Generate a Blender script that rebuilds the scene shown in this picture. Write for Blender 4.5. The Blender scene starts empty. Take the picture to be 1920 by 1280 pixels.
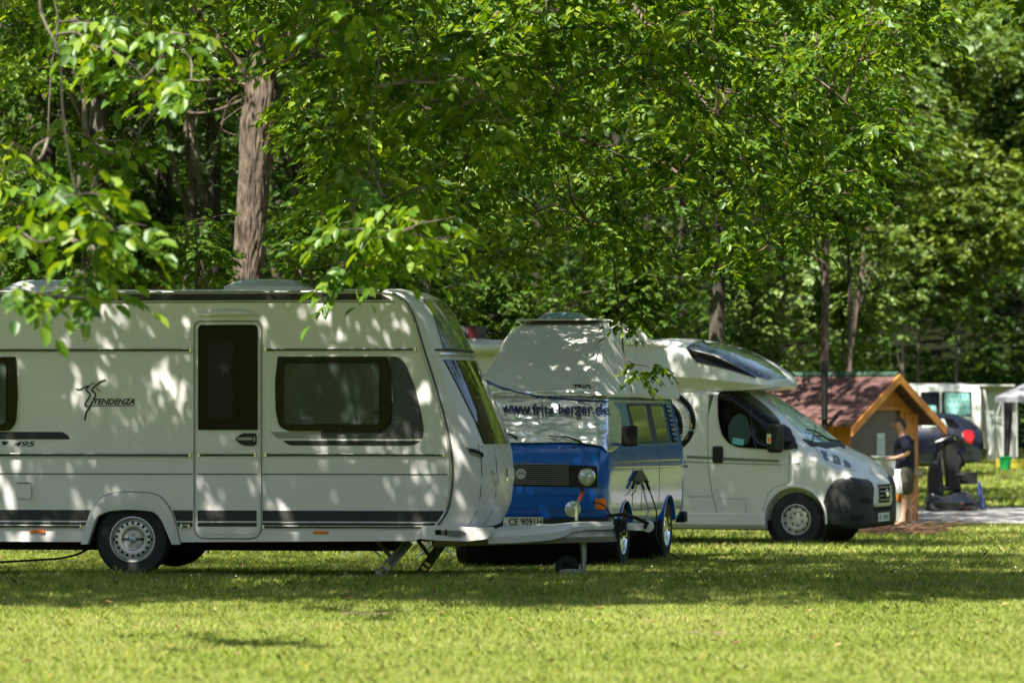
import bpy, bmesh, math, random
import numpy as np
from mathutils import Vector, Matrix, noise
from mathutils.bvhtree import BVHTree
R = math.radians
random.seed(7)
rng = np.random.default_rng(7)
C = bpy.context.scene.collection
sc = bpy.context.scene
# ---------------------------------------------------------------- camera, sky, sun, exposure
F = 7200.0; CX = 960.0; HY = 746.0; EYE = 1.5
cd = bpy.data.cameras.new('camera'); cam = bpy.data.objects.new('camera', cd); C.objects.link(cam); sc.camera = cam
cam.location = (0, 0, EYE); cam.rotation_euler = (R(90), 0, 0)
cd.sensor_width = 36.0; cd.lens = F / 1920 * 36.0; cd.shift_y = (HY - 640) / 1920
cd.clip_start = 0.5; cd.clip_end = 2500
cd.dof.use_dof = True; cd.dof.focus_distance = 36.5; cd.dof.aperture_fstop = 3.1
SUN_EL, SUN_AZ = 56.0, 213.0            # azimuth clockwise from +Y: behind the camera, to its left
w = bpy.data.worlds.new("World"); sc.world = w; w.use_nodes = True
sky = w.node_tree.nodes.new('ShaderNodeTexSky'); sky.sky_type = 'NISHITA'; sky.sun_disc = False
sky.sun_elevation = R(SUN_EL); sky.sun_rotation = R(SUN_AZ)
bg = w.node_tree.nodes['Background']; bg.inputs[1].default_value = 0.085
wb = w.node_tree.nodes.new('ShaderNodeMixRGB'); wb.blend_type = 'MULTIPLY'; wb.inputs[0].default_value = 1; wb.inputs[2].default_value = (1.0, .93, .90, 1)   # camera white balance for shade
w.node_tree.links.new(sky.outputs[0], wb.inputs[1]); w.node_tree.links.new(wb.outputs[0], bg.inputs[0])
sl = bpy.data.lights.new('sun', 'SUN'); sl.energy = 5.0; sl.angle = R(0.53); sl.color = (1.0, 0.95, 0.85)
so = bpy.data.objects.new('sun', sl); C.objects.link(so)
SD = Vector((math.sin(R(SUN_AZ)) * math.cos(R(SUN_EL)), math.cos(R(SUN_AZ)) * math.cos(R(SUN_EL)), math.sin(R(SUN_EL))))
so.rotation_euler = SD.to_track_quat('Z', 'Y').to_euler(); so.location = (-20, -30, 60)
sc.view_settings.view_transform = 'Standard'; sc.view_settings.look = 'None'; sc.view_settings.exposure = 1.55; sc.view_settings.gamma = 1
sc.render.engine = 'CYCLES'
cy = sc.cycles
cy.max_bounces = 7; cy.diffuse_bounces = 3; cy.glossy_bounces = 3; cy.transmission_bounces = 5; cy.transparent_max_bounces = 12
cy.use_denoising = True; cy.caustics_reflective = False; cy.caustics_refractive = False; cy.sample_clamp_indirect = 6
# ---------------------------------------------------------------- helpers
def P(px, py, Y): return Vector(((px - CX) * Y / F, Y, EYE + (HY - py) * Y / F))
def tag(o, label=None, cat=None, group=None, kind=None):
    if label: o['label'] = label
    if cat: o['category'] = cat
    if group: o['group'] = group
    if kind: o['kind'] = kind
    return o
def empty(name, loc=(0, 0, 0), rz=0.0, label=None, cat=None, group=None):
    o = bpy.data.objects.new(name, None); C.objects.link(o); o.location = loc; o.rotation_euler = (0, 0, rz)
    o.empty_display_size = .2
    return tag(o, label, cat, group)
def mat4(o): return Matrix.Translation(o.location) @ Matrix.Rotation(o.rotation_euler.z, 4, 'Z')
MATS = {}
def mat(name, col, rough=.5, metal=0., coat=0., var=0., vscale=6., bump=0., bscale=40., trans=0., ior=1.45, alpha=1., vc=.2, stretch=None):
    if name in MATS: return MATS[name]
    m = bpy.data.materials.new(name); m.use_nodes = True; MATS[name] = m
    nt = m.node_tree; b = nt.nodes['Principled BSDF']
    b.inputs['Base Color'].default_value = (*col, 1); b.inputs['Roughness'].default_value = rough
    b.inputs['Metallic'].default_value = metal; b.inputs['Coat Weight'].default_value = coat; b.inputs['Coat Roughness'].default_value = .06
    b.inputs['Transmission Weight'].default_value = trans; b.inputs['IOR'].default_value = ior; b.inputs['Alpha'].default_value = alpha
    if var or bump:
        tc = nt.nodes.new('ShaderNodeTexCoord'); mp = nt.nodes.new('ShaderNodeMapping')
        nt.links.new(tc.outputs['Object'], mp.inputs[0])
        if stretch: mp.inputs['Scale'].default_value = stretch
    if var:
        n = nt.nodes.new('ShaderNodeTexNoise'); n.inputs['Scale'].default_value = vscale; n.inputs['Detail'].default_value = 6
        nt.links.new(mp.outputs[0], n.inputs[0])
        r = nt.nodes.new('ShaderNodeValToRGB'); nt.links.new(n.outputs[0], r.inputs[0])
        r.color_ramp.elements[0].position = .5 - vc; r.color_ramp.elements[1].position = .5 + vc
        r.color_ramp.elements[0].color = (*[max(0, c * (1 - var)) for c in col], 1)
        r.color_ramp.elements[1].color = (*[min(1, c * (1 + var * .6)) for c in col], 1)
        nt.links.new(r.outputs[0], b.inputs['Base Color'])
        mr = nt.nodes.new('ShaderNodeMapRange'); nt.links.new(n.outputs[0], mr.inputs[0])
        mr.inputs[3].default_value = max(.02, rough - .06); mr.inputs[4].default_value = min(1, rough + .1)
        nt.links.new(mr.outputs[0], b.inputs['Roughness'])
    if bump:
        n2 = nt.nodes.new('ShaderNodeTexNoise'); n2.inputs['Scale'].default_value = bscale; n2.inputs['Detail'].default_value = 5
        nt.links.new(mp.outputs[0], n2.inputs[0])
        bp = nt.nodes.new('ShaderNodeBump'); bp.inputs['Strength'].default_value = bump; bp.inputs['Distance'].default_value = .02
        nt.links.new(n2.outputs[0], bp.inputs['Height']); nt.links.new(bp.outputs[0], b.inputs['Normal'])
    return m
def leafmat(name, cols, tcol, tw=.42, gloss=.08, grough=.35):
    m = bpy.data.materials.new(name); m.use_nodes = True; nt = m.node_tree; nt.nodes.clear(); N = nt.nodes.new; L = nt.links.new
    out = N('ShaderNodeOutputMaterial'); geo = N('ShaderNodeNewGeometry'); r = N('ShaderNodeValToRGB'); L(geo.outputs['Random Per Island'], r.inputs[0])
    cr = r.color_ramp; cr.elements[0].color = (*cols[0], 1); cr.elements[1].color = (*cols[-1], 1)
    for i, c in enumerate(cols[1:-1]):
        e = cr.elements.new((i + 1) / (len(cols) - 1)); e.color = (*c, 1)
    d = N('ShaderNodeBsdfDiffuse'); t = N('ShaderNodeBsdfTranslucent'); g = N('ShaderNodeBsdfGlossy'); g.inputs['Roughness'].default_value = grough
    g.inputs['Color'].default_value = (.8, .9, .8, 1)
    L(r.outputs[0], d.inputs[0])
    mx = N('ShaderNodeMixRGB'); mx.blend_type = 'MULTIPLY'; mx.inputs[0].default_value = 1; L(r.outputs[0], mx.inputs[1]); mx.inputs[2].default_value = (*tcol, 1)
    L(mx.outputs[0], t.inputs[0])
    m1 = N('ShaderNodeMixShader'); m1.inputs[0].default_value = tw; L(d.outputs[0], m1.inputs[1]); L(t.outputs[0], m1.inputs[2])
    m2 = N('ShaderNodeMixShader'); m2.inputs[0].default_value = gloss; L(m1.outputs[0], m2.inputs[1]); L(g.outputs[0], m2.inputs[2])
    L(m2.outputs[0], out.inputs[0]); return m
def cr(pts, n=6):                       # Catmull-Rom through points
    pts = [Vector(p) for p in pts]; o = []
    for i in range(len(pts) - 1):
        a = pts[max(i - 1, 0)]; b = pts[i]; c = pts[i + 1]; d = pts[min(i + 2, len(pts) - 1)]
        for k in range(n):
            t = k / n
            o.append(.5 * ((2 * b) + (c - a) * t + (2 * a - 5 * b + 4 * c - d) * t * t + (3 * b - a - 3 * c + d) * t ** 3))
    o.append(pts[-1]); return o
def rp(pts, r, n=4):                    # round a 2-D polygon's corners
    out = []; L = len(pts)
    for i, p in enumerate(pts):
        p = Vector(p); a = Vector(pts[i - 1]); b = Vector(pts[(i + 1) % L]); rr = r[i] if isinstance(r, (list, tuple)) else r
        if rr <= 0: out.append(tuple(p)); continue
        da = a - p; db = b - p; k = min(rr, da.length * .48, db.length * .48)
        s = p + da.normalized() * k; e = p + db.normalized() * k
        for j in range(n + 1):
            t = j / n; q = s * (1 - t) ** 2 + p * 2 * t * (1 - t) + e * t * t; out.append((q.x, q.y))
    return out
def rect(x0, y0, x1, y1, r=0): return rp([(x0, y0), (x1, y0), (x1, y1), (x0, y1)], r) if r else [(x0, y0), (x1, y0), (x1, y1), (x0, y1)]
class MB:
    def __init__(s): s.v = []; s.f = []; s.m = []; s.k = 0
    def mat(s, k): s.k = k; return s
    def add(s, vs, fs):
        o = len(s.v); s.v += [tuple(v) for v in vs]; s.f += [tuple(i + o for i in f) for f in fs]; s.m += [s.k] * len(fs); return s
    def box(s, c, d, rot=None):
        c = Vector(c); h = Vector(d) / 2; M = rot.to_3x3() if rot else None; vs = []
        for x in (-1, 1):
            for y in (-1, 1):
                for z in (-1, 1):
                    q = Vector((x * h.x, y * h.y, z * h.z)); vs.append(c + (M @ q if M else q))
        return s.add(vs, [(0, 1, 3, 2), (4, 6, 7, 5), (0, 4, 5, 1), (2, 3, 7, 6), (0, 2, 6, 4), (1, 5, 7, 3)])
    def tube(s, pts, r, n=8, cap=True, closed=False):
        pts = [Vector(p) for p in pts]; L = len(pts); rings = []
        for i, p in enumerate(pts):
            if closed: t = pts[(i + 1) % L] - pts[i - 1]
            else: t = pts[min(i + 1, L - 1)] - pts[max(i - 1, 0)]
            t.normalize(); up = Vector((0, 0, 1)) if abs(t.z) < .95 else Vector((0, 1, 0))
            a = t.cross(up).normalized(); b = t.cross(a); rr = r[i] if isinstance(r, (list, tuple)) else r
            rings.append([p + (a * math.cos(2 * math.pi * k / n) + b * math.sin(2 * math.pi * k / n)) * rr for k in range(n)])
        return s.loft(rings, cap and not closed, wrap=closed)
    def loft(s, rings, cap=True, wrap=False, ring_closed=True):
        n = len(rings[0]); vs = [v for r in rings for v in r]; fs = []; L = len(rings)
        for i in range(L if wrap else L - 1):
            for k in range(n if ring_closed else n - 1):
                a = i * n + k; b = i * n + (k + 1) % n; j = (i + 1) % L; fs.append((a, b, j * n + (k + 1) % n, j * n + k))
        if cap: fs.append(tuple(range(n))[::-1]); fs.append(tuple((L - 1) * n + k for k in range(n)))
        return s.add(vs, fs)
    def lathe(s, prof, o, axis, n=40, cap=True):   # prof: (radius, height along axis)
        o = Vector(o); ax = Vector(axis).normalized(); up = Vector((0, 0, 1)) if abs(ax.z) < .9 else Vector((1, 0, 0))
        a = ax.cross(up).normalized(); b = ax.cross(a)
        return s.loft([[o + ax * h + (a * math.cos(2 * math.pi * k / n) + b * math.sin(2 * math.pi * k / n)) * max(r, 1e-4) for k in range(n)] for r, h in prof], cap)
    def panel(s, poly, f, out, depth=.01, g=None):
        bm = bmesh.new()
        try: bm.faces.new([bm.verts.new((p[0], p[1], 0)) for p in poly])
        except ValueError: bm.free(); return s
        if g:
            xs = [p[0] for p in poly]; ys = [p[1] for p in poly]
            for ax, lo, hi in ((0, min(xs), max(xs)), (1, min(ys), max(ys))):
                c = lo + g
                while c < hi - g * .2:
                    co = (c, 0, 0) if ax == 0 else (0, c, 0); no = (1, 0, 0) if ax == 0 else (0, 1, 0)
                    bmesh.ops.bisect_plane(bm, geom=bm.verts[:] + bm.edges[:] + bm.faces[:], plane_co=co, plane_no=no, dist=1e-6); c += g
        bmesh.ops.triangulate(bm, faces=[x for x in bm.faces if len(x.verts) > 4])
        bm.verts.index_update(); uv = [(v.co.x, v.co.y) for v in bm.verts]; n = len(uv)
        fs = [tuple(v.index for v in x.verts) for x in bm.faces]; be = [(e.verts[0].index, e.verts[1].index) for e in bm.edges if len(e.link_faces) == 1]
        bm.free()
        vs = [f(u, v, out) for u, v in uv]
        if depth: 
            vs += [f(u, v, out - depth) for u, v in uv]; fs += [(a, b, b + n, a + n) for a, b in be]
        return s.add(vs, fs)
    def strip(s, pts, f, wd, out, depth=.004):      # ribbon of width wd (in uv units) along uv points
        L = len(pts); a = []; b = []
        for i in range(L):
            p = Vector(pts[i][:2]); t = Vector(pts[min(i + 1, L - 1)][:2]) - Vector(pts[max(i - 1, 0)][:2]); t.normalize(); nn = Vector((-t.y, t.x)) * wd / 2
            a.append(p + nn); b.append(p - nn)
        v = [f(q.x, q.y, out) for q in a] + [f(q.x, q.y, out) for q in b] + [f(q.x, q.y, out - depth) for q in a] + [f(q.x, q.y, out - depth) for q in b]
        fs = []
        for i in range(L - 1): fs += [(i, i + 1, L + i + 1, L + i), (i, 2 * L + i, 2 * L + i + 1, i + 1), (L + i, L + i + 1, 3 * L + i + 1, 3 * L + i)]
        return s.add(v, fs)
    def grid(s, P, nu, nv): return s.add(P, [(i * nv + j, i * nv + j + 1, (i + 1) * nv + j + 1, (i + 1) * nv + j) for i in range(nu - 1) for j in range(nv - 1)])
    def bvh(s): return BVHTree.FromPolygons(s.v, s.f)
    def build(s, name, mats, parent=None, smooth=35, bevel=0, recalc=True):
        me = bpy.data.meshes.new(name); me.from_pydata(s.v, [], s.f)
        for m in (mats if isinstance(mats, (list, tuple)) else [mats]): me.materials.append(m)
        me.polygons.foreach_set('material_index', s.m)
        if recalc:
            bm = bmesh.new(); bm.from_mesh(me); bmesh.ops.recalc_face_normals(bm, faces=bm.faces); bm.to_mesh(me); bm.free()
        if smooth:
            me.shade_smooth(); me.set_sharp_from_angle(angle=R(smooth))
        o = bpy.data.objects.new(name, me); C.objects.link(o); o.parent = parent
        if bevel:
            b = o.modifiers.new('bevel', 'BEVEL'); b.width = bevel; b.segments = 2; b.limit_method = 'ANGLE'; b.angle_limit = R(40)
        return o
def npmesh(name, V, k, mat_, parent=None, smooth=False):     # V (n*k,3) faces of k verts each; or V plus face index array
    me = bpy.data.meshes.new(name)
    if isinstance(k, int): Fx = np.arange(len(V), dtype=np.int32).reshape(-1, k)
    else: Fx = k
    nf, kk = Fx.shape
    me.vertices.add(len(V)); me.vertices.foreach_set('co', np.ascontiguousarray(V, dtype=np.float32).ravel())
    me.loops.add(nf * kk); me.loops.foreach_set('vertex_index', Fx.astype(np.int32).ravel())
    me.polygons.add(nf); me.polygons.foreach_set('loop_start', np.arange(nf, dtype=np.int32) * kk)
    me.polygons.foreach_set('loop_total', np.full(nf, kk, dtype=np.int32))
    if smooth: me.polygons.foreach_set('use_smooth', np.ones(nf, dtype=bool))
    me.update(calc_edges=True); me.materials.append(mat_)
    o = bpy.data.objects.new(name, me); C.objects.link(o); o.parent = parent; return o
def cut(o, cutters):                    # real wheel openings: boolean result baked into the mesh
    for c in cutters:
        b = o.modifiers.new('b', 'BOOLEAN'); b.operation = 'DIFFERENCE'; b.solver = 'EXACT'; b.object = c
    bpy.context.view_layer.update()
    dg = bpy.context.evaluated_depsgraph_get(); me = bpy.data.meshes.new_from_object(o.evaluated_get(dg))
    o.modifiers.clear(); o.data = me
    me.shade_smooth(); me.set_sharp_from_angle(angle=R(32))
    for c in cutters: bpy.data.objects.remove(c)
def ray(M, px, py):                     # the sight line through a photo pixel, in the frame of a thing
    inv = M.inverted(); o = inv @ Vector((0, 0, EYE)); d = (inv.to_3x3() @ Vector(((px - CX) / F, 1, (HY - py) / F))).normalized(); return o, d
def on_plane(M, ax, val):               # photo pixel -> point of the plane (axis=val) of a thing; offset along the plane's camera side
    def f(px, py, o=0):
        a, d = ray(M, px, py); t = (val - a[ax]) / d[ax]; q = a + d * t
        q[ax] -= math.copysign(o, d[ax]); return q
    return f
def on_surf(M, mb):                     # photo pixel -> point on the thing's own modelled surface, lifted along its normal
    T = mb if isinstance(mb, BVHTree) else mb.bvh(); st = {'t': 40}
    def f(px, py, o=0):
        a, d = ray(M, px, py); h, n, i, t = T.ray_cast(a, d)
        if h is None:
            h, n, i, t = T.find_nearest(a + d * st['t'])
        else: st['t'] = t
        if n.dot(d) > 0: n = -n
        return h + n * o
    return f
def text_uv(s, size=1, shear=0, bold=0, spacing=1):
    cu = bpy.data.curves.new('t', 'FONT'); cu.body = s; cu.size = size; cu.shear = shear; cu.offset = bold; cu.space_character = spacing; cu.resolution_u = 3
    o = bpy.data.objects.new('t', cu); C.objects.link(o); bpy.context.view_layer.update()
    me = o.evaluated_get(bpy.context.evaluated_depsgraph_get()).to_mesh()
    v = [(q.co.x, q.co.y) for q in me.vertices]; f = [tuple(p.vertices) for p in me.polygons]
    bpy.data.objects.remove(o); bpy.data.curves.remove(cu); return v, f
def put_text(mb, s, f, u0, v0, u1, v1, out, shear=0, bold=0, depth=.0, sub=None, vflip=-1, warp=None):   # text stretched to the box u0..u1, baseline v1, cap top v0
    v, fs = text_uv(s, 1, shear, bold); xs = [q[0] for q in v]; ys = [q[1] for q in v]; x0, x1 = min(xs), max(xs); y0, y1 = min(ys), max(ys)
    if sub:
        bm = bmesh.new(); vv = [bm.verts.new((a, b, 0)) for a, b in v]
        for q in fs:
            try: bm.faces.new([vv[i] for i in q])
            except ValueError: pass
        c = x0
        while c < x1:
            bmesh.ops.bisect_plane(bm, geom=bm.verts[:] + bm.edges[:] + bm.faces[:], plane_co=(c, 0, 0), plane_no=(1, 0, 0)); c += sub
        bm.verts.index_update(); v = [(q.co.x, q.co.y) for q in bm.verts]; fs = [tuple(q.index for q in p.verts) for p in bm.faces]; bm.free()
    def mp(a, b):
        u = u0 + (a - x0) / (x1 - x0) * (u1 - u0); t = (b - y0) / (y1 - y0); vv = v1 + (v0 - v1) * t
        if warp: u, vv = warp(u, vv)
        return f(u, vv, out)
    return mb.add([mp(a, b) for a, b in v], fs)
def wheel(parent, c, ax, r, wd, rimr, tyre, rim, dark, holes=0, hole_r=.5, hs=.012, bolts=5, cap=None, name='wheel', dish=.03, hubr=.3):
    c = Vector(c); ax = Vector(ax).normalized(); h = wd / 2       # ax points to the visible outside
    b = MB(); pr = [(rimr * .96, -h * .9), (rimr, -h * .95), (r * .9, -h), (r * .975, -h * .86), (r, -h * .6)]
    for k in range(5):
        q = -h * .6 + k * h * .3; pr += [(r, q + .001), (r, q + h * .17), (r - .008, q + h * .19), (r - .008, q + h * .27)]
    pr += [(r, h * .9 * .7), (r * .975, h * .86), (r * .93, h), (r * .80, h * 1.02), (rimr * 1.06, h * .97), (rimr, h * .86)]
    b.lathe(pr, c, ax, 48, cap=False); t = b.build(name, tyre, parent, smooth=30)
    b = MB(); b.lathe([(rimr * 1.02, h * .80), (rimr * 1.03, h * .95), (rimr * .99, h * .97), (rimr * .94, h * .88), (rimr * .90, h * .55), (rimr * .84, h * .5), (rimr * .80, h * .72),
                       (rimr * .62, h * .8), (rimr * .52, h * .74), (rimr * .46, h * .55), (rimr * hubr, h * .52), (rimr * hubr * .97, h * .66), (.0, h * .68)], c, ax, 48, cap=False)
    up = Vector((0, 0, 1)); s = ax.cross(up).normalized()
    b.mat(1)
    for k in range(holes):
        a = 2 * math.pi * (k + .5) / holes; p = c + (s * math.cos(a) + up * math.sin(a)) * rimr * hole_r * 1.42 + ax * h * .81
        b.lathe([(hs, -.012), (hs, 0.0)], p, ax, 12)
    for k in range(bolts):
        a = 2 * math.pi * (k + .25) / bolts; p = c + (s * math.cos(a) + up * math.sin(a)) * rimr * hubr * 1.0 * .68 + ax * h * .66
        b.mat(1 if not cap else 0).lathe([(.013, -.01), (.013, .012), (.008, .016)], p, ax, 6)
    rm = b.build('rim', [rim, dark], t)
    if cap: MB().lathe([(rimr * .17, h * .6), (rimr * .17, h * .78), (rimr * .12, h * .84), (0, h * .85)], c, ax, 20).build('hub_cap', cap, t)
    return t
def skin(name, nodes, edges, m, parent, sub=2):     # one continuous body grown over a skeleton
    me = bpy.data.meshes.new(name); me.from_pydata([n[:3] for n in nodes], edges, []); me.materials.append(m)
    o = bpy.data.objects.new(name, me); C.objects.link(o); o.parent = parent
    o.modifiers.new('s', 'SKIN'); o.modifiers.new('u', 'SUBSURF').levels = sub; o.modifiers[-1].render_levels = sub
    for i, n in enumerate(nodes):
        k = me.skin_vertices[0].data[i]; k.radius = (n[3], n[4] if len(n) > 4 else n[3]); k.use_root = (i == 0)
    o.modifiers[0].use_smooth_shade = True
    return o
# ---------------------------------------------------------------- shared materials
M_white = mat('caravan_paint', (.73, .71, .685), .32, coat=.3, var=.05, vscale=2.5)
M_white2 = mat('motorhome_paint', (.66, .66, .63), .3, coat=.4, var=.05, vscale=2)
M_alu = mat('aluminium', (.78, .78, .76), .22, metal=1, var=.12, vscale=9)
M_chrome = mat('chrome', (.86, .86, .86), .08, metal=1)
M_steel = mat('galvanised_steel', (.42, .42, .41), .45, metal=.8, var=.25, vscale=14)
M_rim = mat('rim_silver', (.58, .58, .56), .38, metal=.55, var=.18, vscale=12)
M_tyre = mat('tyre_rubber', (.022, .022, .023), .75, var=.5, vscale=7)
M_black = mat('black_plastic', (.007, .007, .007), .5, var=.3, vscale=10)
M_dark = mat('dark_cavity', (.008, .008, .008), .9)
M_band = mat('grey_band', (.032, .032, .030), .6, bump=.5, bscale=90, var=.1)
M_glass = mat('black_glass', (.003, .003, .003), .05, ior=1.28)
M_seam = mat('joint_line', (.10, .10, .09), .7)
M_orange = mat('amber_lens', (.85, .16, .02), .2, coat=.5)
M_red = mat('red_lens', (.28, .006, .008), .15, coat=.6)
M_lens = mat('clear_lens', (.60, .63, .62), .12, metal=.3, coat=1, bump=.1, bscale=30)
M_under = mat('underbody', (.02, .019, .017), .85, var=.4)
M_plate = mat('plate_white', (.75, .74, .70), .35)
M_ink = mat('black_ink', (.012, .012, .012), .5)
M_blue = mat('blue_paint', (.010, .125, .58), .2, metal=.1, coat=.75, var=.04, vscale=3)
M_bgrey = mat('bumper_grey', (.022, .023, .025), .6, bump=.12, bscale=200, var=.12)
def glassmat(name, tint=(.02, .025, .025), k=.35, rough=.03):
    m = bpy.data.materials.new(name); m.use_nodes = True; nt = m.node_tree; b = nt.nodes['Principled BSDF']; b.inputs['Base Color'].default_value = (*tint, 1)
    b.inputs['Roughness'].default_value = rough; t = nt.nodes.new('ShaderNodeBsdfTransparent'); t.inputs[0].default_value = (.8, .85, .82, 1)
    mx = nt.nodes.new('ShaderNodeMixShader'); mx.inputs[0].default_value = k; nt.links.new(b.outputs[0], mx.inputs[1]); nt.links.new(t.outputs[0], mx.inputs[2])
    nt.links.new(mx.outputs[0], nt.nodes['Material Output'].inputs[0]); MATS[name] = m; return m
M_tint = glassmat('tinted_glass', (.004, .004, .005), .32); M_tint.node_tree.nodes['Principled BSDF'].inputs['IOR'].default_value = 1.28
M_clearg = glassmat('clear_glass', (.05, .07, .07), .55)
# ---------------------------------------------------------------- ground, road
_gy = [-400, -200, -70, 15, 26, 33, 40, 43.5, 52.5, 58, 64, 75, 85, 96, 104, 122, 135, 160, 220, 400]
_gz = [70, 22, 0, .1, .02, -.05, -.29, -.34, -.52, -.60, -.65, -.68, -.55, -.35, -.29, -.1, 3.5, 17, 45, 110]
def gz(X, Y):
    z = np.interp(Y, _gy, _gz); ax = np.abs(X)
    side = np.interp(ax, [0, 55, 75, 110, 400], [0, 0, 3, 14, 90])
    return z + side * np.interp(Y, [-70, 122, 160], [1, 1, .5])
def build_ground():
    ys = np.concatenate([np.linspace(-400, -20, 30), np.linspace(0, 15, 8), np.arange(16, 110, .5), np.linspace(111, 400, 60)])
    xs = np.concatenate([-np.geomspace(400, 14, 30), np.linspace(-13, 16, 59), np.geomspace(17, 400, 30)])
    X, Y = np.meshgrid(xs, ys, indexing='ij'); Z = gz(X, Y) + .018 * np.sin(X * 1.7 + Y * .6) * np.cos(Y * 1.1 - X * .4)
    big = (np.abs(X) > 55) | (Y > 122) | (Y < -70)
    Z = Z + np.where(big, 1.5 * np.sin(X * .11) * np.cos(Y * .09), 0)
    nu, nv = X.shape; V = np.stack([X, Y, Z], -1).reshape(-1, 3)
    i, j = np.meshgrid(np.arange(nu - 1), np.arange(nv - 1), indexing='ij'); a = (i * nv + j).ravel()
    m = bpy.data.materials.new('grass_soil'); m.use_nodes = True; nt = m.node_tree; b = nt.nodes['Principled BSDF']; b.inputs['Roughness'].default_value = 1; b.inputs['Specular IOR Level'].default_value = 0
    tc = nt.nodes.new('ShaderNodeTexCoord'); n = nt.nodes.new('ShaderNodeTexNoise'); n.inputs['Scale'].default_value = .9; n.inputs['Detail'].default_value = 10; n.inputs['Roughness'].default_value = .7
    nt.links.new(tc.outputs['Object'], n.inputs[0]); r = nt.nodes.new('ShaderNodeValToRGB'); nt.links.new(n.outputs[0], r.inputs[0])
    r.color_ramp.elements[0].position = .3; r.color_ramp.elements[0].color = (.08, .105, .022, 1); r.color_ramp.elements[1].position = .72; r.color_ramp.elements[1].color = (.20, .20, .07, 1)
    e = r.color_ramp.elements.new(.52); e.color = (.125, .165, .033, 1)
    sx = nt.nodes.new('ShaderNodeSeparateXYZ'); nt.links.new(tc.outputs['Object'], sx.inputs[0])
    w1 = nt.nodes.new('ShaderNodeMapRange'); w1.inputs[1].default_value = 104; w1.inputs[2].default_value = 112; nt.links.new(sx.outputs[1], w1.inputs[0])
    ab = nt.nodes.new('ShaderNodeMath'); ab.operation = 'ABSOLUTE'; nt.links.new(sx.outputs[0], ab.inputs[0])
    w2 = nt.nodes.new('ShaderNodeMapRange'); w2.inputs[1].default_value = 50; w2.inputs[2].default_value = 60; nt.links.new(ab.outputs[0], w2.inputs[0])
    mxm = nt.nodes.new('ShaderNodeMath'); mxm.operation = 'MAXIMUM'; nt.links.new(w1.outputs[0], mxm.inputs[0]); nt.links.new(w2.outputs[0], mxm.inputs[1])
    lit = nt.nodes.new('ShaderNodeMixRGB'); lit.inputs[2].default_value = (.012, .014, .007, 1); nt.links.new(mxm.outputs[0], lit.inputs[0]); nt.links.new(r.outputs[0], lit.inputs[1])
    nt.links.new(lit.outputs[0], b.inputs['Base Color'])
    g = npmesh('ground', V, np.stack([a, a + nv, a + nv + 1, a + 1], 1), m, smooth=True); tag(g, kind='structure')
build_ground()
def build_road():
    m = mat('gravel', (.30, .29, .28), .95, var=.45, vscale=26, bump=.9, bscale=60)
    b = MB(); nu, nv = 60, 24; Pt = []
    for i in range(nu):
        for j in range(nv):
            X = 5.2 + i * .9; e = .35 * noise.noise(Vector((X * .7, 3, 0))); e2 = .5 * noise.noise(Vector((X * .5, 9, 0)))
            Y = (65.2 + e) + (j / (nv - 1)) * (10.2 + e2 - e); Pt.append((X, Y, float(gz(X, Y)) + .018 * math.sin(X * 1.7 + Y * .6) * math.cos(Y * 1.1 - X * .4) + .03))
    b.grid(Pt, nu, nv); tag(b.build('gravel_road', m), kind='structure')
build_road()
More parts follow.
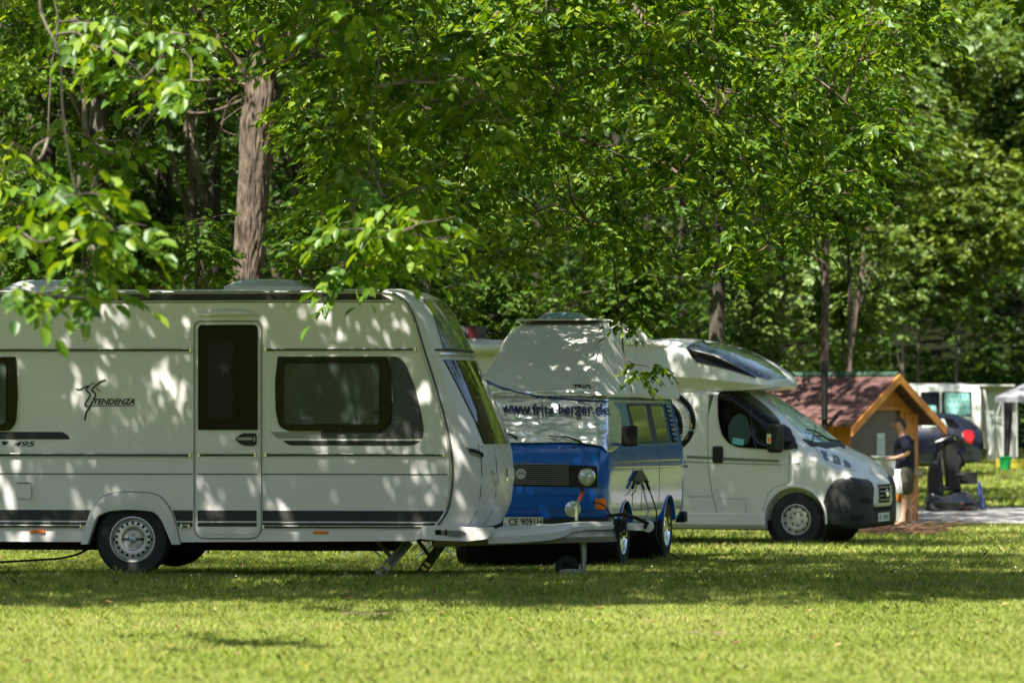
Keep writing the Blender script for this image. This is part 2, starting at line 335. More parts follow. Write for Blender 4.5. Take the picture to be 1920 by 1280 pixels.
# ================================================================ caravan
def build_caravan():
    S = 217.0
    root = empty('caravan', ((840 - 960) / S, 33.2, 0), R(-5.5), 'white caravan with black stripes and a dark door window standing nearest on the lawn', 'caravan')
    X = lambda px: (px - 840) / S / math.cos(R(5.5)); Z = lambda py: EYE - (py - HY) / S
    W = 2.2
    side = lambda px, py, o=0: Vector((X(px), -o, Z(py)))
    seam = [(812, 990), (825, 975), (838, 950), (845, 900), (843, 850), (832, 790), (812, 720), (790, 650), (775, 600), (765, 578), (752, 560), (735, 549), (712, 545)]
    inner = [(159, 1022), (167, 996), (177, 970), (198, 960), (234, 956.5), (281, 960), (297, 973), (307, 993), (319, 1022)]
    outer = [(144.5, 1022), (156, 986), (167, 957), (182, 936), (208, 926), (245, 924.5), (281, 927), (299.5, 936), (315, 957), (325.5, 986), (334.6, 1022)]
    body = MB(); LX = -430
    poly = [(LX, 1018), (157, 1018)] + inner[1:-1] + [(321, 1018), (780, 1014), (812, 990)] + seam[1:] + [(LX + 25, 545), (LX, 570)]
    body.panel(poly, side, 0, .03)
    body.panel(poly, lambda u, v, o: Vector((X(u), W + o, Z(v))), 0, .03)
    zt = Z(545)
    n = 24; ring = []
    for i in range(2):
        x = X([LX + 25, 712][i]); ring.append([Vector((x, W * k / n, zt + .035 * (1 - (2 * k / n - 1) ** 4))) for k in range(n + 1)])
    body.loft(ring, False, ring_closed=False)
    body.box((X(LX), W / 2, (zt + Z(1018)) / 2 - .05), (.02, W - .02, zt - Z(1018) - .1))
    sz = [Z(p[1]) for p in seam]; sx = [X(p[0]) for p in seam]; zi = sorted(zip(sz, sx)); szs = [a for a, b in zi]; sxs = [b for a, b in zi]
    bz = [Z(q) for q in (990, 975, 950, 900, 850, 790, 720, 650, 600, 575, 560, 549, 545)]; bb = [q / S for q in (98, 94, 92, 91, 89, 80, 70, 58, 47, 42, 37, 31, 24)]
    def fs(s):
        s = min(1, abs(s)); return (1 - s ** 2.8) ** (1 / 2.1)
    def nose(u, z, o=0):
        z0 = min(max(z, szs[0]), zt); s = u / (W / 2) - 1; B = np.interp(z0, bz[::-1] if bz[0] > bz[-1] else bz, bb[::-1] if bz[0] > bz[-1] else bb)
        x = np.interp(z0, szs, sxs) + B * fs(s); return Vector((x + o, u, z0 + .035 * (1 - s ** 4) * max(0, (z0 - 2.0) / (zt - 2.0)) + o * .35 * max(0, z - 1.6)))
    zz = [Z(q) for q in (990, 982, 970, 950, 925, 900, 875, 850, 820, 790, 755, 720, 685, 650, 625, 600, 588, 575, 567, 560, 554, 549, 546, 545)]
    us = [W * .5 * (1 - math.cos(math.pi * k / 48)) for k in range(49)]
    Pn = [nose(u, z) for z in zz for u in us]; body.grid(Pn, len(zz), 49)
    body.add([nose(u, zz[0]) for u in us] + [Vector((X(800), u, Z(1012))) for u in us], [(i, i + 1, 49 + i + 1, 49 + i) for i in range(48)])
    body.add([nose(u, zt) for u in us] + [Vector((X(712), u, zt + .035 * (1 - (2 * u / W - 1) ** 4))) for u in us], [(i, i + 1, 49 + i + 1, 49 + i) for i in range(48)])
    body.build('body', M_white, root, smooth=28)
    MB().box((X(200), W / 2, .27), (X(800) - X(LX + 20), W - .1, .02)).box((X(300), W / 2, .20), (3.9, .9, .1)).build('underbody', M_under, root)
    b = MB(); c0 = X(241); b.box((c0, .28, .56), (.72, .5, .02)).box((c0, .53, .4), (.72, .02, .3)).box((c0 - .36, .28, .41), (.02, .5, .31)).box((c0 + .36, .28, .41), (.02, .5, .31)); b.build('wheel_well', M_dark, root)
    # wheel-arch trim
    b = MB(); o2 = cr([(a, c, 0) for a, c in outer], 4); i2 = cr([(a, c, 0) for a, c in inner], 5)
    m = len(o2); i2 = [i2[round(k * (len(i2) - 1) / (m - 1))] for k in range(m)]
    rings = []
    for k in range(m):
        a, c = o2[k], i2[k]; mid = a.lerp(c, .45); rings.append([side(a.x, a.y, .002), side(a.x, a.y, .03), side(mid.x, mid.y, .055), side(c.x, c.y, .05), side(c.x, c.y, -.06)])
    b.loft(rings, False, ring_closed=False); b.build('wheel_arch_trim', mat('arch_trim_paint', (.66, .65, .60), .4, var=.08, vscale=5), root, smooth=50)
    MB().strip([(q.x - 0, q.y - 1.5) for q in o2], side, 1.2, .004).build('arch_joint', M_seam, root)
    # roof edge strip, rails, bands
    b = MB(); b.panel([(LX, 549.5), (700, 549.5), (716, 552), (728, 558), (733, 562), (LX, 562)], side, .008, .006); b.build('roof_stripe', mat('roof_stripe_black', (.012, .012, .012), .5, var=.2), root)
    b = MB(); b.tube([side(p[0], p[1] - .5, .006) for p in [(LX, 546.5), (300, 546.5), (700, 546.3), (715, 547), (730, 550), (745, 556), (757, 566)]], .008, 8)
    b.build('awning_rail', M_alu, root)
    MB().panel([(LX, 564.5), (738, 564.5), (739, 566), (LX, 566)], side, .006, .004).build('pinstripe', M_ink, root)
    def rail(x0, x1, y0, y1, t=.018):
        b = MB(); yc = (y0 + y1) / 2; h = (y1 - y0) / S
        pr = [(0, .5), (t, .42), (t * 1.15, .2), (t * .7, .05), (t * .7, -.15), (t, -.3), (t * .8, -.45), (0, -.5)]
        b.loft([[Vector((X(x), -o, Z(yc) + k * h)) for o, k in pr] for x in (x0, x1)], True)
        b.box((X(x1) - .008, -t * .7, Z(yc)), (.016, t * 1.5, h * 1.2)); b.box((X(x0) + .008, -t * .7, Z(yc)), (.016, t * 1.5, h * 1.2))
        rl = b.build('chrome_rail', M_alu, root, bevel=.002)
        MB().box(((X(x0) + X(x1)) / 2, -t * .75, Z(yc + (y1 - y0) * .12)), (X(x1) - X(x0) - .04, t * .7, h * .30)).build('rail_shade_strip', M_black, rl); return rl  # black strip standing in for the shade line along the rail
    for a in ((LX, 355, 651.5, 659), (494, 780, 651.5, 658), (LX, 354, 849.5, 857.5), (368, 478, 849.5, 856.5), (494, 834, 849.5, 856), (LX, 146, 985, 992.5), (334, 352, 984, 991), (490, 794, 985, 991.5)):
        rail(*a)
    b = MB()
    for a, c in ((LX, 357), (366, 480), (490, 839)): b.panel(rect(a, 888.3, c, 890.2), side, .004 if a != 366 else .013, .003)
    b.build('pinstripe', M_ink, root)
    b = MB()
    for a in ([(LX, 957.5), (163, 957.5), (155, 977.5), (LX, 977.5)], [(319, 957.5), (357, 957.5), (357, 977.5), (326, 977.5)], [(488, 957.5), (833, 957.5), (823, 977.5), (488, 977.5)],
              [(LX, 980.5), (154, 980.5), (152, 986), (LX, 986)], [(326, 980.5), (357, 980.5), (357, 988), (329, 988)], [(488, 980.5), (820, 980.5), (816, 986), (488, 986)]):
        b.panel(a, side, .005, .004)
    b.build('side_band', M_band, root)
    # door
    door = MB().panel(rp([(365, 607), (483, 607), (483, 1003), (365, 1003)], [10, 10, 18, 18]), side, .009, .008).build('door', M_white, root)
    b = MB(); dd = rp([(360, 601), (488, 601), (488, 1010), (360, 1010)], [14, 14, 24, 24], 6); dd.append(dd[0]); b.tube([side(p[0], p[1], .004) for p in dd[:-1]], .009, 8, closed=True)
    b.build('door_frame', mat('frame_white', (.62, .61, .56), .35), door)
    b = MB(); b.strip(dd + [dd[1]], lambda u, v, o: side(u, v, o), 1.3, .0145); b.build('door_seal', M_seam, door)
    b = MB(); b.panel(rect(367, 957.5, 479, 977.5), side, .013, .004); b.panel(rect(367, 980.5, 479, 988), side, .013, .004); b.build('door_band', M_band, door)
    MB().panel(rp([(368, 608), (481, 608), (481, 806), (368, 806)], [9, 9, 1, 1]), side, .011, .002).build('window_backing', M_dark, door)
    b = MB(); nn = 40
    for k in range(nn):
        y0 = 636 + k * (148 / nn); y1 = y0 + 148 / nn; b.add([side(388, y0, .013), side(434, y0, .013), side(434, (y0 + y1) / 2, .021), side(388, (y0 + y1) / 2, .021), side(434, y1, .013), side(388, y1, .013)], [(0, 1, 2, 3), (3, 2, 4, 5)])
    b.build('blind', mat('mauve_blind', (.34, .24, .34), .7, var=.4, vscale=3), door, smooth=0)
    MB().panel(rp([(368, 608), (481, 608), (481, 806), (368, 806)], [9, 9, 1, 1]), side, .028, .006).build('door_window', M_tint, door)
    h = MB(); h.panel(rp([(438, 823), (452, 812), (477, 812), (479, 816), (479, 832), (474, 836), (452, 835)], [4, 6, 2, 2, 3, 4, 6], 5), side, .03, .024)
    h = h.build('door_handle', M_black, door, bevel=.004)
    MB().panel(rect(443, 820, 472, 825, 2), side, .038, .01).panel(rect(474, 818, 477, 828, 1), side, .037, .01).build('lever', mat('lever_grey', (.30, .30, .30), .35, metal=.5), h)
    b = MB(); ring = []
    for k in range(25):
        t = k / 24; u = 363 + 123 * t; hh = math.sin(math.pi * t) ** .8; ring.append([side(u, 588 - 11 * hh, .003), side(u, 587 - 4 * hh, .05 * hh + .004), side(u, 589.5, .055 * hh + .006), side(u, 590, .004)])
    b.loft(ring, False, ring_closed=False); b.build('rain_gutter', M_white, root)
    # windows
    def win(frame, glass, nm):
        o = MB().panel(frame, side, .02, .02, g=30).build(nm, M_glass, root, bevel=.006)
        MB().panel(glass, side, .0215, .001).build('blind', mat('window_blind_dark', (.13, .15, .11), .7, var=.6, vscale=5, bump=.3, bscale=9, stretch=(1, 1, .6)), o)
        b = MB(); gg = glass + [glass[0], glass[1]]; b.strip(gg, side, 2.2, .034, .02); b.build('frame', M_black, o)
        MB().panel(glass, side, .032, .004).build('pane', M_clearg, o); return o
    fr = rp([(519, 668), (728, 668), (733, 700), (735, 750), (731, 793), (714, 808), (540, 808), (522, 800), (515, 770), (514, 715)], [2, 2, 5, 6, 8, 8, 8, 8, 8, 8], 4)
    wn = win(fr, rp([(531, 681), (712, 681), (712, 795), (531, 795)], 9, 5), 'window')
    for (x0, y0, x1, y1) in ((560, 786, 580, 789), (533, 773, 548, 775), (667, 778, 669, 788), (700, 773, 712, 775)): MB().panel(rect(x0, y0, x1, y1, 1), side, .04, .008).build('catch', M_black, wn)
    win(rp([(-240, 668), (19, 668), (23, 740), (20, 792), (8, 808), (-240, 808)], [6, 2, 6, 8, 8, 8], 4), rp([(-225, 681), (2, 681), (2, 795), (-225, 795)], 9, 5), 'window')
    b = MB(); b.panel(rp([(729.5, 668), (746, 668), (760, 682), (777, 722), (790, 775), (795, 806), (792, 822), (600, 822), (600, 810), (716, 810), (733, 795), (737, 750)], [0, 6, 6, 8, 8, 6, 4, 0, 0, 4, 4, 6], 4), side, .004, .003)
    b.build('window_surround', mat('surround_grey', (.075, .075, .068), .5, bump=.6, bscale=70, var=.25, vscale=3), root)
    b = MB(); b.panel([(504, 809.5), (599, 809.5), (599, 822), (518, 822)], side, .003, .002); b.build('window_surround', mat('surround_light', (.33, .33, .28), .5), root)
    b = MB(); b.panel(rp([(528, 826), (788, 826), (775, 835), (540, 835)], [0, 0, 8, 6], 4), side, .004, .003)
    b.build('side_band', M_band, root); b = MB()
    b.panel(rp([(LX, 810), (108, 810), (119, 816), (123, 824), (LX, 824)], [0, 5, 5, 0, 0], 4), side, .004, .003); b.build('side_band', M_band, root)
    b = MB(); b.panel([(-9, 828), (6, 828), (0, 834), (-5, 836)], side, .004, .003); b.build('model_mark', M_ink, root); b = MB(); put_text(b, '495', side, 15, 827.5, 57, 838, .004, shear=.35, bold=.02)
    b.build('model_number', M_ink, root)
    b = MB(); put_text(b, 'TENDENZA', side, 168, 747, 247, 758, .004, shear=.3, bold=.035); b.panel(rect(165, 759.5, 246, 761.2), side, .004, .002)
    q = lambda l: [side(a / 3.84, c / 3.84 + 500, .004) for a, c in l]
    for l, r_ in (([(515, 878), (545, 880), (575, 868), (600, 855)], .006), ([(617, 853), (590, 883), (620, 922), (583, 988), (590, 1003), (607, 1003)], .007), ([(733, 812), (700, 822), (665, 852), (633, 886), (660, 920), (622, 1000), (592, 1050), (581, 1106)], .0075),
                  ([(660, 868), (680, 885), (695, 900)], .004), ([(623, 852), (630, 838), (645, 833), (655, 848)], .0035)):
        b.tube(cr(q(l), 4), r_, 6)
    b.build('dancer_emblem', M_ink, root)
    MB().panel(rect(20, 904, 49, 936, 4), side, .022, .022).build('service_flap', M_white, root, bevel=.006)
    MB().panel(rect(22, 906, 47, 908), side, .0235, .001).build('flap_joint', M_seam, root)
    for x in (46, 586): MB().panel(rect(x, 996, x + 29, 1001, 1.5), side, .014, .012).build('side_reflector', M_orange, root, bevel=.003)
    # roof hatches
    def hatch(x0, x1, y, wd, blue=0):
        o = MB(); xs0, xs1 = X(x0), X(x1); o.box(((xs0 + xs1) / 2, y, zt + .045), (xs1 - xs0, wd, .03))
        g = []; nx, ny = 14, 10
        for i in range(nx):
            for j in range(ny):
                a = i / (nx - 1); c = j / (ny - 1); k = (1 - (2 * a - 1) ** 6) * (1 - (2 * c - 1) ** 6); g.append((xs0 + a * (xs1 - xs0), y - wd / 2 + c * wd, zt + .055 + .075 * k))
        o.mat(1).grid(g, nx, ny); return o.build('roof_hatch', [M_white, mat('hatch_acrylic', (.55, .58, .55), .12, coat=.6, trans=.25)], root)
    hatch(398, 548, .9, .8); hatch(-30, 130, .9, .7)
    # nose: trim line, windows, joints
    b = MB(); b.tube([side(p[0], p[1], .006) for p in cr([(a, c, 0) for a, c in seam[:-1]], 4)], .013, 8); b.build('corner_trim', mat('trim_alu', (.5, .5, .47), .35, metal=.7), root)
    b = MB(); b.tube([side(p[0] + 3.2, p[1], .008) + Vector((0.006, 0, 0)) for p in cr([(a, c, 0) for a, c in seam[:-1]], 4)], .006, 6); b.build('corner_joint', M_seam, root)
    nw = lambda pts, o, d, nm, m: MB().panel([(u, Z(v)) for u, v in pts], nose, o, d, g=.1).build(nm, m, root)
    nw(rp([(.10, 674), (2.1, 674), (1.98, 836), (.24, 832)], [.05] * 4, 3), .012, .012, 'front_window', mat('smoked_front_glass', (.012, .02, .008), .03, coat=.8))
    nw(rp([(.30, 563), (1.72, 563), (1.95, 652), (.16, 652)], [.08] * 4, 3), .014, .014, 'panorama_window', mat('panorama_acrylic', (.16, .2, .19), .06, coat=.8))
    nw([(.05, 654), (2.15, 654), (2.15, 657), (.05, 657)], .02, .02, 'front_bar', M_black); nw([(.08, 661), (2.12, 661), (2.12, 665), (.08, 665)], .025, .02, 'front_bar', M_alu)
    b = MB(); zl = [(.03, 650), (.10, 650)]
    b.strip([(.02, Z(838)), (.2, Z(838)), (.6, Z(839)), (1.1, Z(839)), (2.0, Z(838))], nose, .008, .004); b.strip([(.02, Z(668)), (.1, Z(668))], nose, .006, .004)
    b.strip([(.16, Z(q)) for q in (832, 860, 890, 930, 960, 985)], nose, .006, .004); b.strip([(.42, Z(q)) for q in (840, 860, 890, 930, 960, 985)], nose, .005, .004)
    b.build('front_joint', M_seam, root)
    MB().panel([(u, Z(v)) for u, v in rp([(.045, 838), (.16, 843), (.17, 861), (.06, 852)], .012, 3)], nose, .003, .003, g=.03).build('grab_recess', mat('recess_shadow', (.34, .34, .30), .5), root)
    b = MB(); b.tube(cr([nose(.06, Z(843), .01), nose(.09, Z(846), .03), nose(.14, Z(851), .03), nose(.165, Z(856), .01)], 5), .012, 8); b.build('grab_handle', M_black, root)
    b = MB(); b.tube(cr([nose(.30, Z(880), .005), nose(.36, Z(895), .03), nose(.40, Z(912), .01)], 4), .012, 8); b.build('grab_handle', M_white, root)
    for u in (.75, 1.45): MB().panel([(u + a, Z(895 + c)) for a, c in ((-.06, -14), (.06, -14), (.06, 12), (-.06, 12))], nose, .01, .012, g=.03).build('marker_lamp', M_lens, root)
    # corner moulding and drawbar
    b = MB(); out = [(778, 1009), (797, 985), (832, 984), (880, 988), (919, 990), (920, 1001), (914, 1010), (880, 1014), (830, 1013)]
    b.panel([(X(a), Z(c)) for a, c in rp(out, 4, 3)], lambda u, v, o: Vector((u, -.03 - o + max(0, u - .1) * .35, v)), .03, .35)
    b.build('corner_moulding', M_white, root, bevel=.012)
    b = MB(); b.panel([(X(a), Z(c)) for a, c in rp([(816, 993), (868, 994), (876, 999), (862, 1007), (824, 1002)], 3, 3)], lambda u, v, o: Vector((u, -.03 - o + max(0, u - .1) * .35, v)), .034, .003); b.build('moulding_recess', mat('moulding_dark', (.2, .2, .17), .6), root)
    MB().box((X(823), -.068, Z(997)), (.05, .004, .045)).build('moulding_slot', M_dark, root); MB().box((X(838), -.067, Z(997)), (.015, .004, .05)).build('moulding_slot', M_dark, root)
    dx = lambda px: (px - 840) / 208.; dz = lambda py: EYE - (py - HY) / 210.
    b = MB()
    for s in (-1, 1):
        a = Vector((dx(800), 1.1 + s * .62, dz(1007))); c = Vector((dx(1128), 1.1 + s * .05, dz(1003))); b.tube([a, c], [.062, .05], 4)
    b.box((dx(1075), 1.1, dz(999)), (dx(1130) - dx(1040), .13, .085)); b.build('drawbar', mat('drawbar_paint', (.45, .46, .42), .45, var=.2), root)
    rings = []
    for px, t, bo, wd in ((905, 989, 1013, 1.5), (960, 986, 1012, 1.15), (1010, 982.5, 1009, .8), (1035, 980, 1003, .6), (1048, 978.5, 995, .45), (1075, 977.5, 991, .33), (1112, 977, 990, .26), (1126, 977.5, 990, .22)):
        x = dx(px); h = wd / 2; rings.append([Vector((x, 1.1 - h, dz(bo))), Vector((x, 1.1 - h - .01, dz((t + bo) / 2))), Vector((x, 1.1 - h + .02, dz(t + 2))), Vector((x, 1.1 - h + .06, dz(t))), Vector((x, 1.1 + h - .06, dz(t))), Vector((x, 1.1 + h, dz(bo)))])
    b = MB(); b.loft(rings, False, ring_closed=False); b.build('drawbar_cover', M_white, root, smooth=20)
    b = MB(); b.loft([[Vector((dx(px), 1.1 + y, dz(py))) for y, py in ((-hw, t), (hw, t), (hw, bb_), (-hw, bb_))] for px, t, bb_, hw in ((1112, 980, 992, .035), (1140, 978, 991, .045), (1165, 979, 993, .05), (1182, 980, 993, .055))])
    b.lathe([(.002, -.06), (.05, -.055), (.055, 0), (.05, .055), (.002, .06)], (dx(1186), 1.1, dz(985)), (0, 1, 0), 20); b.build('coupling', M_white, root, bevel=.004)
    b = MB(); b.tube(cr([(dx(1110), 1.04, dz(966)), (dx(1140), 1.03, dz(963)), (dx(1165), 1.03, dz(969)), (dx(1188), 1.03, dz(980))], 4), .016, 8); b.lathe([(.02, 0), (.02, .03)], (dx(1182), 1.03, dz(985)), (0, -1, 0), 12); b.build('coupling_lever', M_black, root)
    b = MB()
    for k in range(7):
        x = dx(1127 + k * 2.6); y = 1.02 - .012 * (k % 3); l = .10 + .02 * (k * 7 % 5); b.tube(cr([(x, y, dz(972)), (x - .02, y - .02, dz(985)), (x, y - .02, dz(972) - l), (x + .02, y, dz(985)), (x + .01, y + .02, dz(973))], 4), .009, 6)
    b.tube(cr([(dx(1084), 1.0, dz(940)), (dx(1105), .98, dz(945)), (dx(1120), 1.0, dz(965)), (dx(1128), 1.02, dz(980)), (dx(1132), 1.0, dz(1012))], 5), .008, 6); b.build('tow_cable', M_black, root)
    b = MB(); b.tube([(dx(1053), 1.12, dz(975)), (dx(1054), 1.12, dz(955)), (dx(1057), 1.12, dz(938)), (dx(1064), 1.12, dz(920))], .014, 8); b.mat(1).tube([(dx(1058), 1.12, dz(937)), (dx(1066), 1.12, dz(920))], .018, 8); b.mat(2).tube([(dx(1064), 1.12, dz(920)), (dx(1063), 1.12, dz(912))], .02, 8)
    b.build('brake_lever', [mat('lever_olive', (.22, .25, .14), .5), mat('red_grip', (.45, .06, .04), .5), M_black], root)
    b = MB(); b.tube([(dx(1066), 1.06, dz(1004)), (dx(1068), 1.06, dz(1040)), (dx(1066), 1.06, dz(1074))], [.028, .026, .02], 12)
    b.build('jockey_post', M_steel, root)
    b = MB(); b.loft([[Vector((dx(px), 1.06 + y, dz(py))) for y, py in ((-.05, t), (.05, t), (.05, bo), (-.05, bo))] for px, t, bo in ((1024, 1067, 1075), (1040, 1064, 1076), (1065, 1066, 1078))]); b.build('jockey_fork', M_steel, root)
    wheel(root, (dx(1036), 1.1, dz(1062)), (0, -1, 0), .105, .06, .045, M_tyre, M_dark, M_dark, bolts=0, name='jockey_wheel')
    # corner steadies
    for (y, fx, fy, tx, ty, bx, by, mx, my) in ((.32, 711, 1078, 768, 1014, 704, 1010, 735, 1046), (1.55, 790, 1073, 832, 1014, 782, 1010, 804, 1040)):
        b = MB(); f_ = on_plane(mat4(root), 1, y); A = f_(fx, fy); T = f_(tx, ty); B = f_(bx, by); D = f_(mx, my)
        d = (T - A).normalized(); n2 = Vector((-d.z, 0, d.x)); h = .035
        for s in (-1, 1): b.tube([A + n2 * h * s, T + n2 * h * s], .009, 6)
        for k in range(7): p = A.lerp(T, .05 + k * .15); b.tube([p + n2 * h, p - n2 * h], .012, 6)
        b.box(A.lerp(T, .6), (.012, .012, .012)); b.tube([A.lerp(T, .35), T], .028, 4); b.tube([B, D], .018, 4); b.tube([A + n2 * h * 1.3, A - n2 * h * 1.3], .016, 8)
        b.build('corner_steady', M_steel, root)
    wheel(root, (c0, .12, .268), (0, -1, 0), .322, .2, .195, M_tyre, M_rim, M_dark, holes=18, hole_r=.52, hs=.0125, bolts=5, cap=mat('hub_blue', (.35, .45, .48), .3, metal=.4), hubr=.40)
    wheel(root, (c0, W - .12, .268), (0, 1, 0), .322, .2, .195, M_tyre, M_rim, M_dark)
    b = MB(); b.tube([(c0, .2, .268), (c0, W - .2, .268)], .04, 8); b.tube([(c0 + .35, .5, .2), (c0 + 1.1, .5, .22)], .03, 8); b.build('axle', M_under, root)
    b = MB(); b.tube(cr([side(148, 1030, -.3), side(130, 1042, -.25), side(95, 1051, -.25), side(50, 1055, -.3), side(-60, 1062, -.3)], 6), .011, 6); b.build('power_cable', M_black, root)
build_caravan()
# ================================================================ blue camper bus
def interp(tab, z, i): return float(np.interp(z, [t[0] for t in tab], [t[i] for t in tab]))
def build_bus():
    yaw = R(-90 - 13.2); G = -.29
    front_l = Vector((.985, 40.0, G)); ly = Vector((math.cos(R(-13.2)), math.sin(R(-13.2)), 0)); org = front_l - ly * .92
    root = empty('camper_bus', org, yaw, 'blue camper bus with high white roof and mirror-bright side, between caravan and motorhome', 'camper van')
    M = mat4(root)
    #      H    w    xfront xrear
    T = [(.33, .80, -.12, -4.36), (.42, .88, -.03, -4.42), (.55, .915, .0, -4.46), (.8, .922, .015, -4.47), (1.1, .922, -.005, -4.46), (1.24, .915, -.035, -4.44), (1.3, .905, -.07, -4.42), (1.36, .895, -.11, -4.40), (1.76, .815, -.46, -4.30), (1.82, .80, -.53, -4.27), (1.87, .74, -.66, -4.2)]
    def ring(z):
        w_, xf, xr = interp(T, z, 1), interp(T, z, 2), interp(T, z, 3); r = .15; r2 = .14; pts = []
        hw = w_ - r
        for k in range(13): y = -hw + 2 * hw * k / 12; pts.append((xf - .05 * (y / .92) ** 2, y))
        x1 = xf - .05 * (hw / .92) ** 2
        for k in range(1, 7): a = R(90 * k / 6); pts.append((x1 - r + r * math.cos(a), hw + r * math.sin(a)))
        for k in range(1, 24): pts.append((x1 - r + (xr + r2 - x1 + r) * k / 24, w_))
        for k in range(6): a = R(90 * k / 5); pts.append((xr + r2 - r2 * math.sin(a), w_ - r2 + r2 * math.cos(a)))
        for k in range(1, 8): pts.append((xr, (w_ - r2) * (1 - 2 * k / 8)))
        for k in range(6): a = R(90 * k / 5); pts.append((xr + r2 - r2 * math.cos(a), -(w_ - r2) - r2 * math.sin(a)))
        for k in range(1, 24): pts.append((xr + r2 + (x1 - r - xr - r2) * k / 24, -w_))
        for k in range(0, 6): a = R(90 * k / 6); pts.append((x1 - r + r * math.sin(a), -hw - r * math.cos(a)))
        return [Vector((a, b, z)) for a, b in pts]
    zs = [.33, .37, .42, .48, .55, .65, .8, .95, 1.1, 1.18, 1.24, 1.27, 1.3, 1.33, 1.36, 1.5, 1.63, 1.76, 1.79, 1.82, 1.85, 1.87]
    b = MB(); b.loft([ring(z) for z in zs]); surf = b; body = b.build('body', M_blue, root, smooth=30)
    cs = []
    for x in (-1.03, -3.47):
        for s in (-1, 1):
            c = MB(); c.lathe([(.37, 0), (.37, .3)], (x, s * .70, .33), (0, s, 0), 32); c.v = [(v[0], v[1], v[2]) for v in c.v]; cs.append(c.build('c', M_dark, root))
    cut(body, cs)
    for x in (-1.03, -3.47): MB().lathe([(.38, 0), (.38, 1.5)], (x, -.75, .33), (0, 1, 0), 24).build('wheel_well', M_dark, root)
    MB().box((-2.2, 0, .34), (4.0, 1.3, .14)).box((-.25, 0, .36), (.3, 1.4, .12)).build('underbody', M_under, root)
    for x in (-1.03, -3.47):
        b = MB(); arc = [Vector((x + .375 * math.cos(R(a)), .915, .33 + .375 * math.sin(R(a)))) for a in range(12, 169, 6)]
        b.loft([[p + Vector((0, -.02, 0)), p + Vector((0, .014, 0)), p + (Vector((x, .915, .33)) - p).normalized() * .012 + Vector((0, .014, 0)), p + (Vector((x, .915, .33)) - p).normalized() * .025 + Vector((0, -.03, 0))] for p in arc], True)
        b.build('arch_lip', M_blue, root)
    for x in (-1.03, -3.47):
        for s in (-1, 1): wheel(root, (x, s * .80, .315), (0, s, 0), .325, .19, .19, M_tyre, M_chrome if s > 0 else M_rim, M_dark, bolts=0, cap=M_chrome, hubr=.75)
    # high roof
    HT = [(-.47, .84, 1.80, .78, 1.815, .73, 1.83, .69, 1.84), (-.7, .83, 1.80, .72, 1.87, .65, 1.97, .62, 2.04), (-1.1, .85, 1.80, .70, 1.98, .59, 2.23, .55, 2.30), (-1.5, .87, 1.80, .72, 2.05, .57, 2.40, .50, 2.50), (-1.95, .88, 1.80, .78, 2.08, .64, 2.42, .44, 2.615),
          (-2.3, .88, 1.79, .83, 2.08, .75, 2.38, .44, 2.63), (-3.0, .88, 1.78, .83, 2.08, .75, 2.38, .46, 2.60), (-3.45, .88, 1.78, .83, 2.08, .75, 2.38, .5, 2.50), (-3.75, .88, 1.78, .83, 2.08, .75, 2.37, .6, 2.385), (-4.15, .88, 1.78, .82, 2.08, .74, 2.34, .6, 2.36), (-4.32, .87, 1.78, .80, 2.06, .70, 2.22, .55, 2.25)]
    rings = []
    for q in HT:
        x = q[0]; h = [(q[1], q[2]), (q[1] + .01, q[2] + .03), (q[3], q[4]), (q[5], q[6]), ((q[5] + q[7]) / 2 + (.05 if x < -2 else .008), (q[6] + q[8]) / 2 + (.035 if x < -2 else .006)), (q[7], q[8]), (q[7] * .5, q[8] + .015), (0, q[8] + .02)]
        of = .07 if x > -1.6 else (.03 if x > -2 else 0); of = of if x < -.5 else .03
        rings.append([Vector((x, y + (of if i > 1 else 0), z)) for i, (y, z) in enumerate(h)] + [Vector((x, -y + (of if i > 1 else 0), z)) for i, (y, z) in list(enumerate(h))[-2::-1]])
    rb = MB(); rb.loft(rings, True); rb.build('high_roof', mat('roof_gelcoat', (.66, .65, .60), .5, var=.05, vscale=4), root, smooth=13)
    b = MB()
    for zi, yi, off in ((2.08, .832, 0), (2.385, .752, 0)):
        b.tube([(x, yi + .004, zi + (0 if x > -4 else -.01)) for x in (-1.55, -2.5, -3.5, -4.15)], .013, 6)
    for x in (-2.35, -2.65, -2.95, -3.25):
        b.tube(cr([(x, .75, 2.40), (x, .64, 2.53), (x, .48, interp([(-3.45, 2.51), (-3.0, 2.61), (-2.3, 2.64)], x, 1)), (x, .2, interp([(-3.45, 2.53), (-3.0, 2.63), (-2.3, 2.655)], x, 1))], 4), .016, 6)
    b.build('roof_rib', M_white2, root)
    b = MB(); b.box((-2.05, 0, 2.645), (.62, .9, .02)); b.build('vent_frame', M_white2, root)
    g = []; nx = 14
    for i in range(nx):
        for j in range(nx):
            a, c = i / (nx - 1) * 2 - 1, j / (nx - 1) * 2 - 1; g.append((-2.15 + a * .26, c * .26, 2.665 + .07 * (1 - abs(a) ** 4) * (1 - abs(c) ** 4)))
    MB().grid(g, nx, nx).build('roof_vent', mat('vent_blue_acrylic', (.25, .42, .5), .15, trans=.3), root)
    fs = on_surf(M, surf)
    # grille, lamps
    b = MB(); b.panel([(870, 866), (1119, 873), (1121, 914), (870, 908)], fs, .006, .006, g=24); gr = b.build('grille', M_black, root)
    b = MB()
    for k in range(11):
        v = 868 + k * 3.7; b.strip([(u, v + (u - 900) * .018) for u in range(872, 1078, 15)], fs, 1.3, .02, .014)
    b.build('slat', mat('slat_grey', (.30, .30, .31), .35, metal=.6), gr)
    b = MB(); e = [(978 + 8.2 * math.cos(a * math.pi / 12), 888 + 8.6 * math.sin(a * math.pi / 12)) for a in range(26)]
    b.strip(e, fs, 2.0, .03, .01)
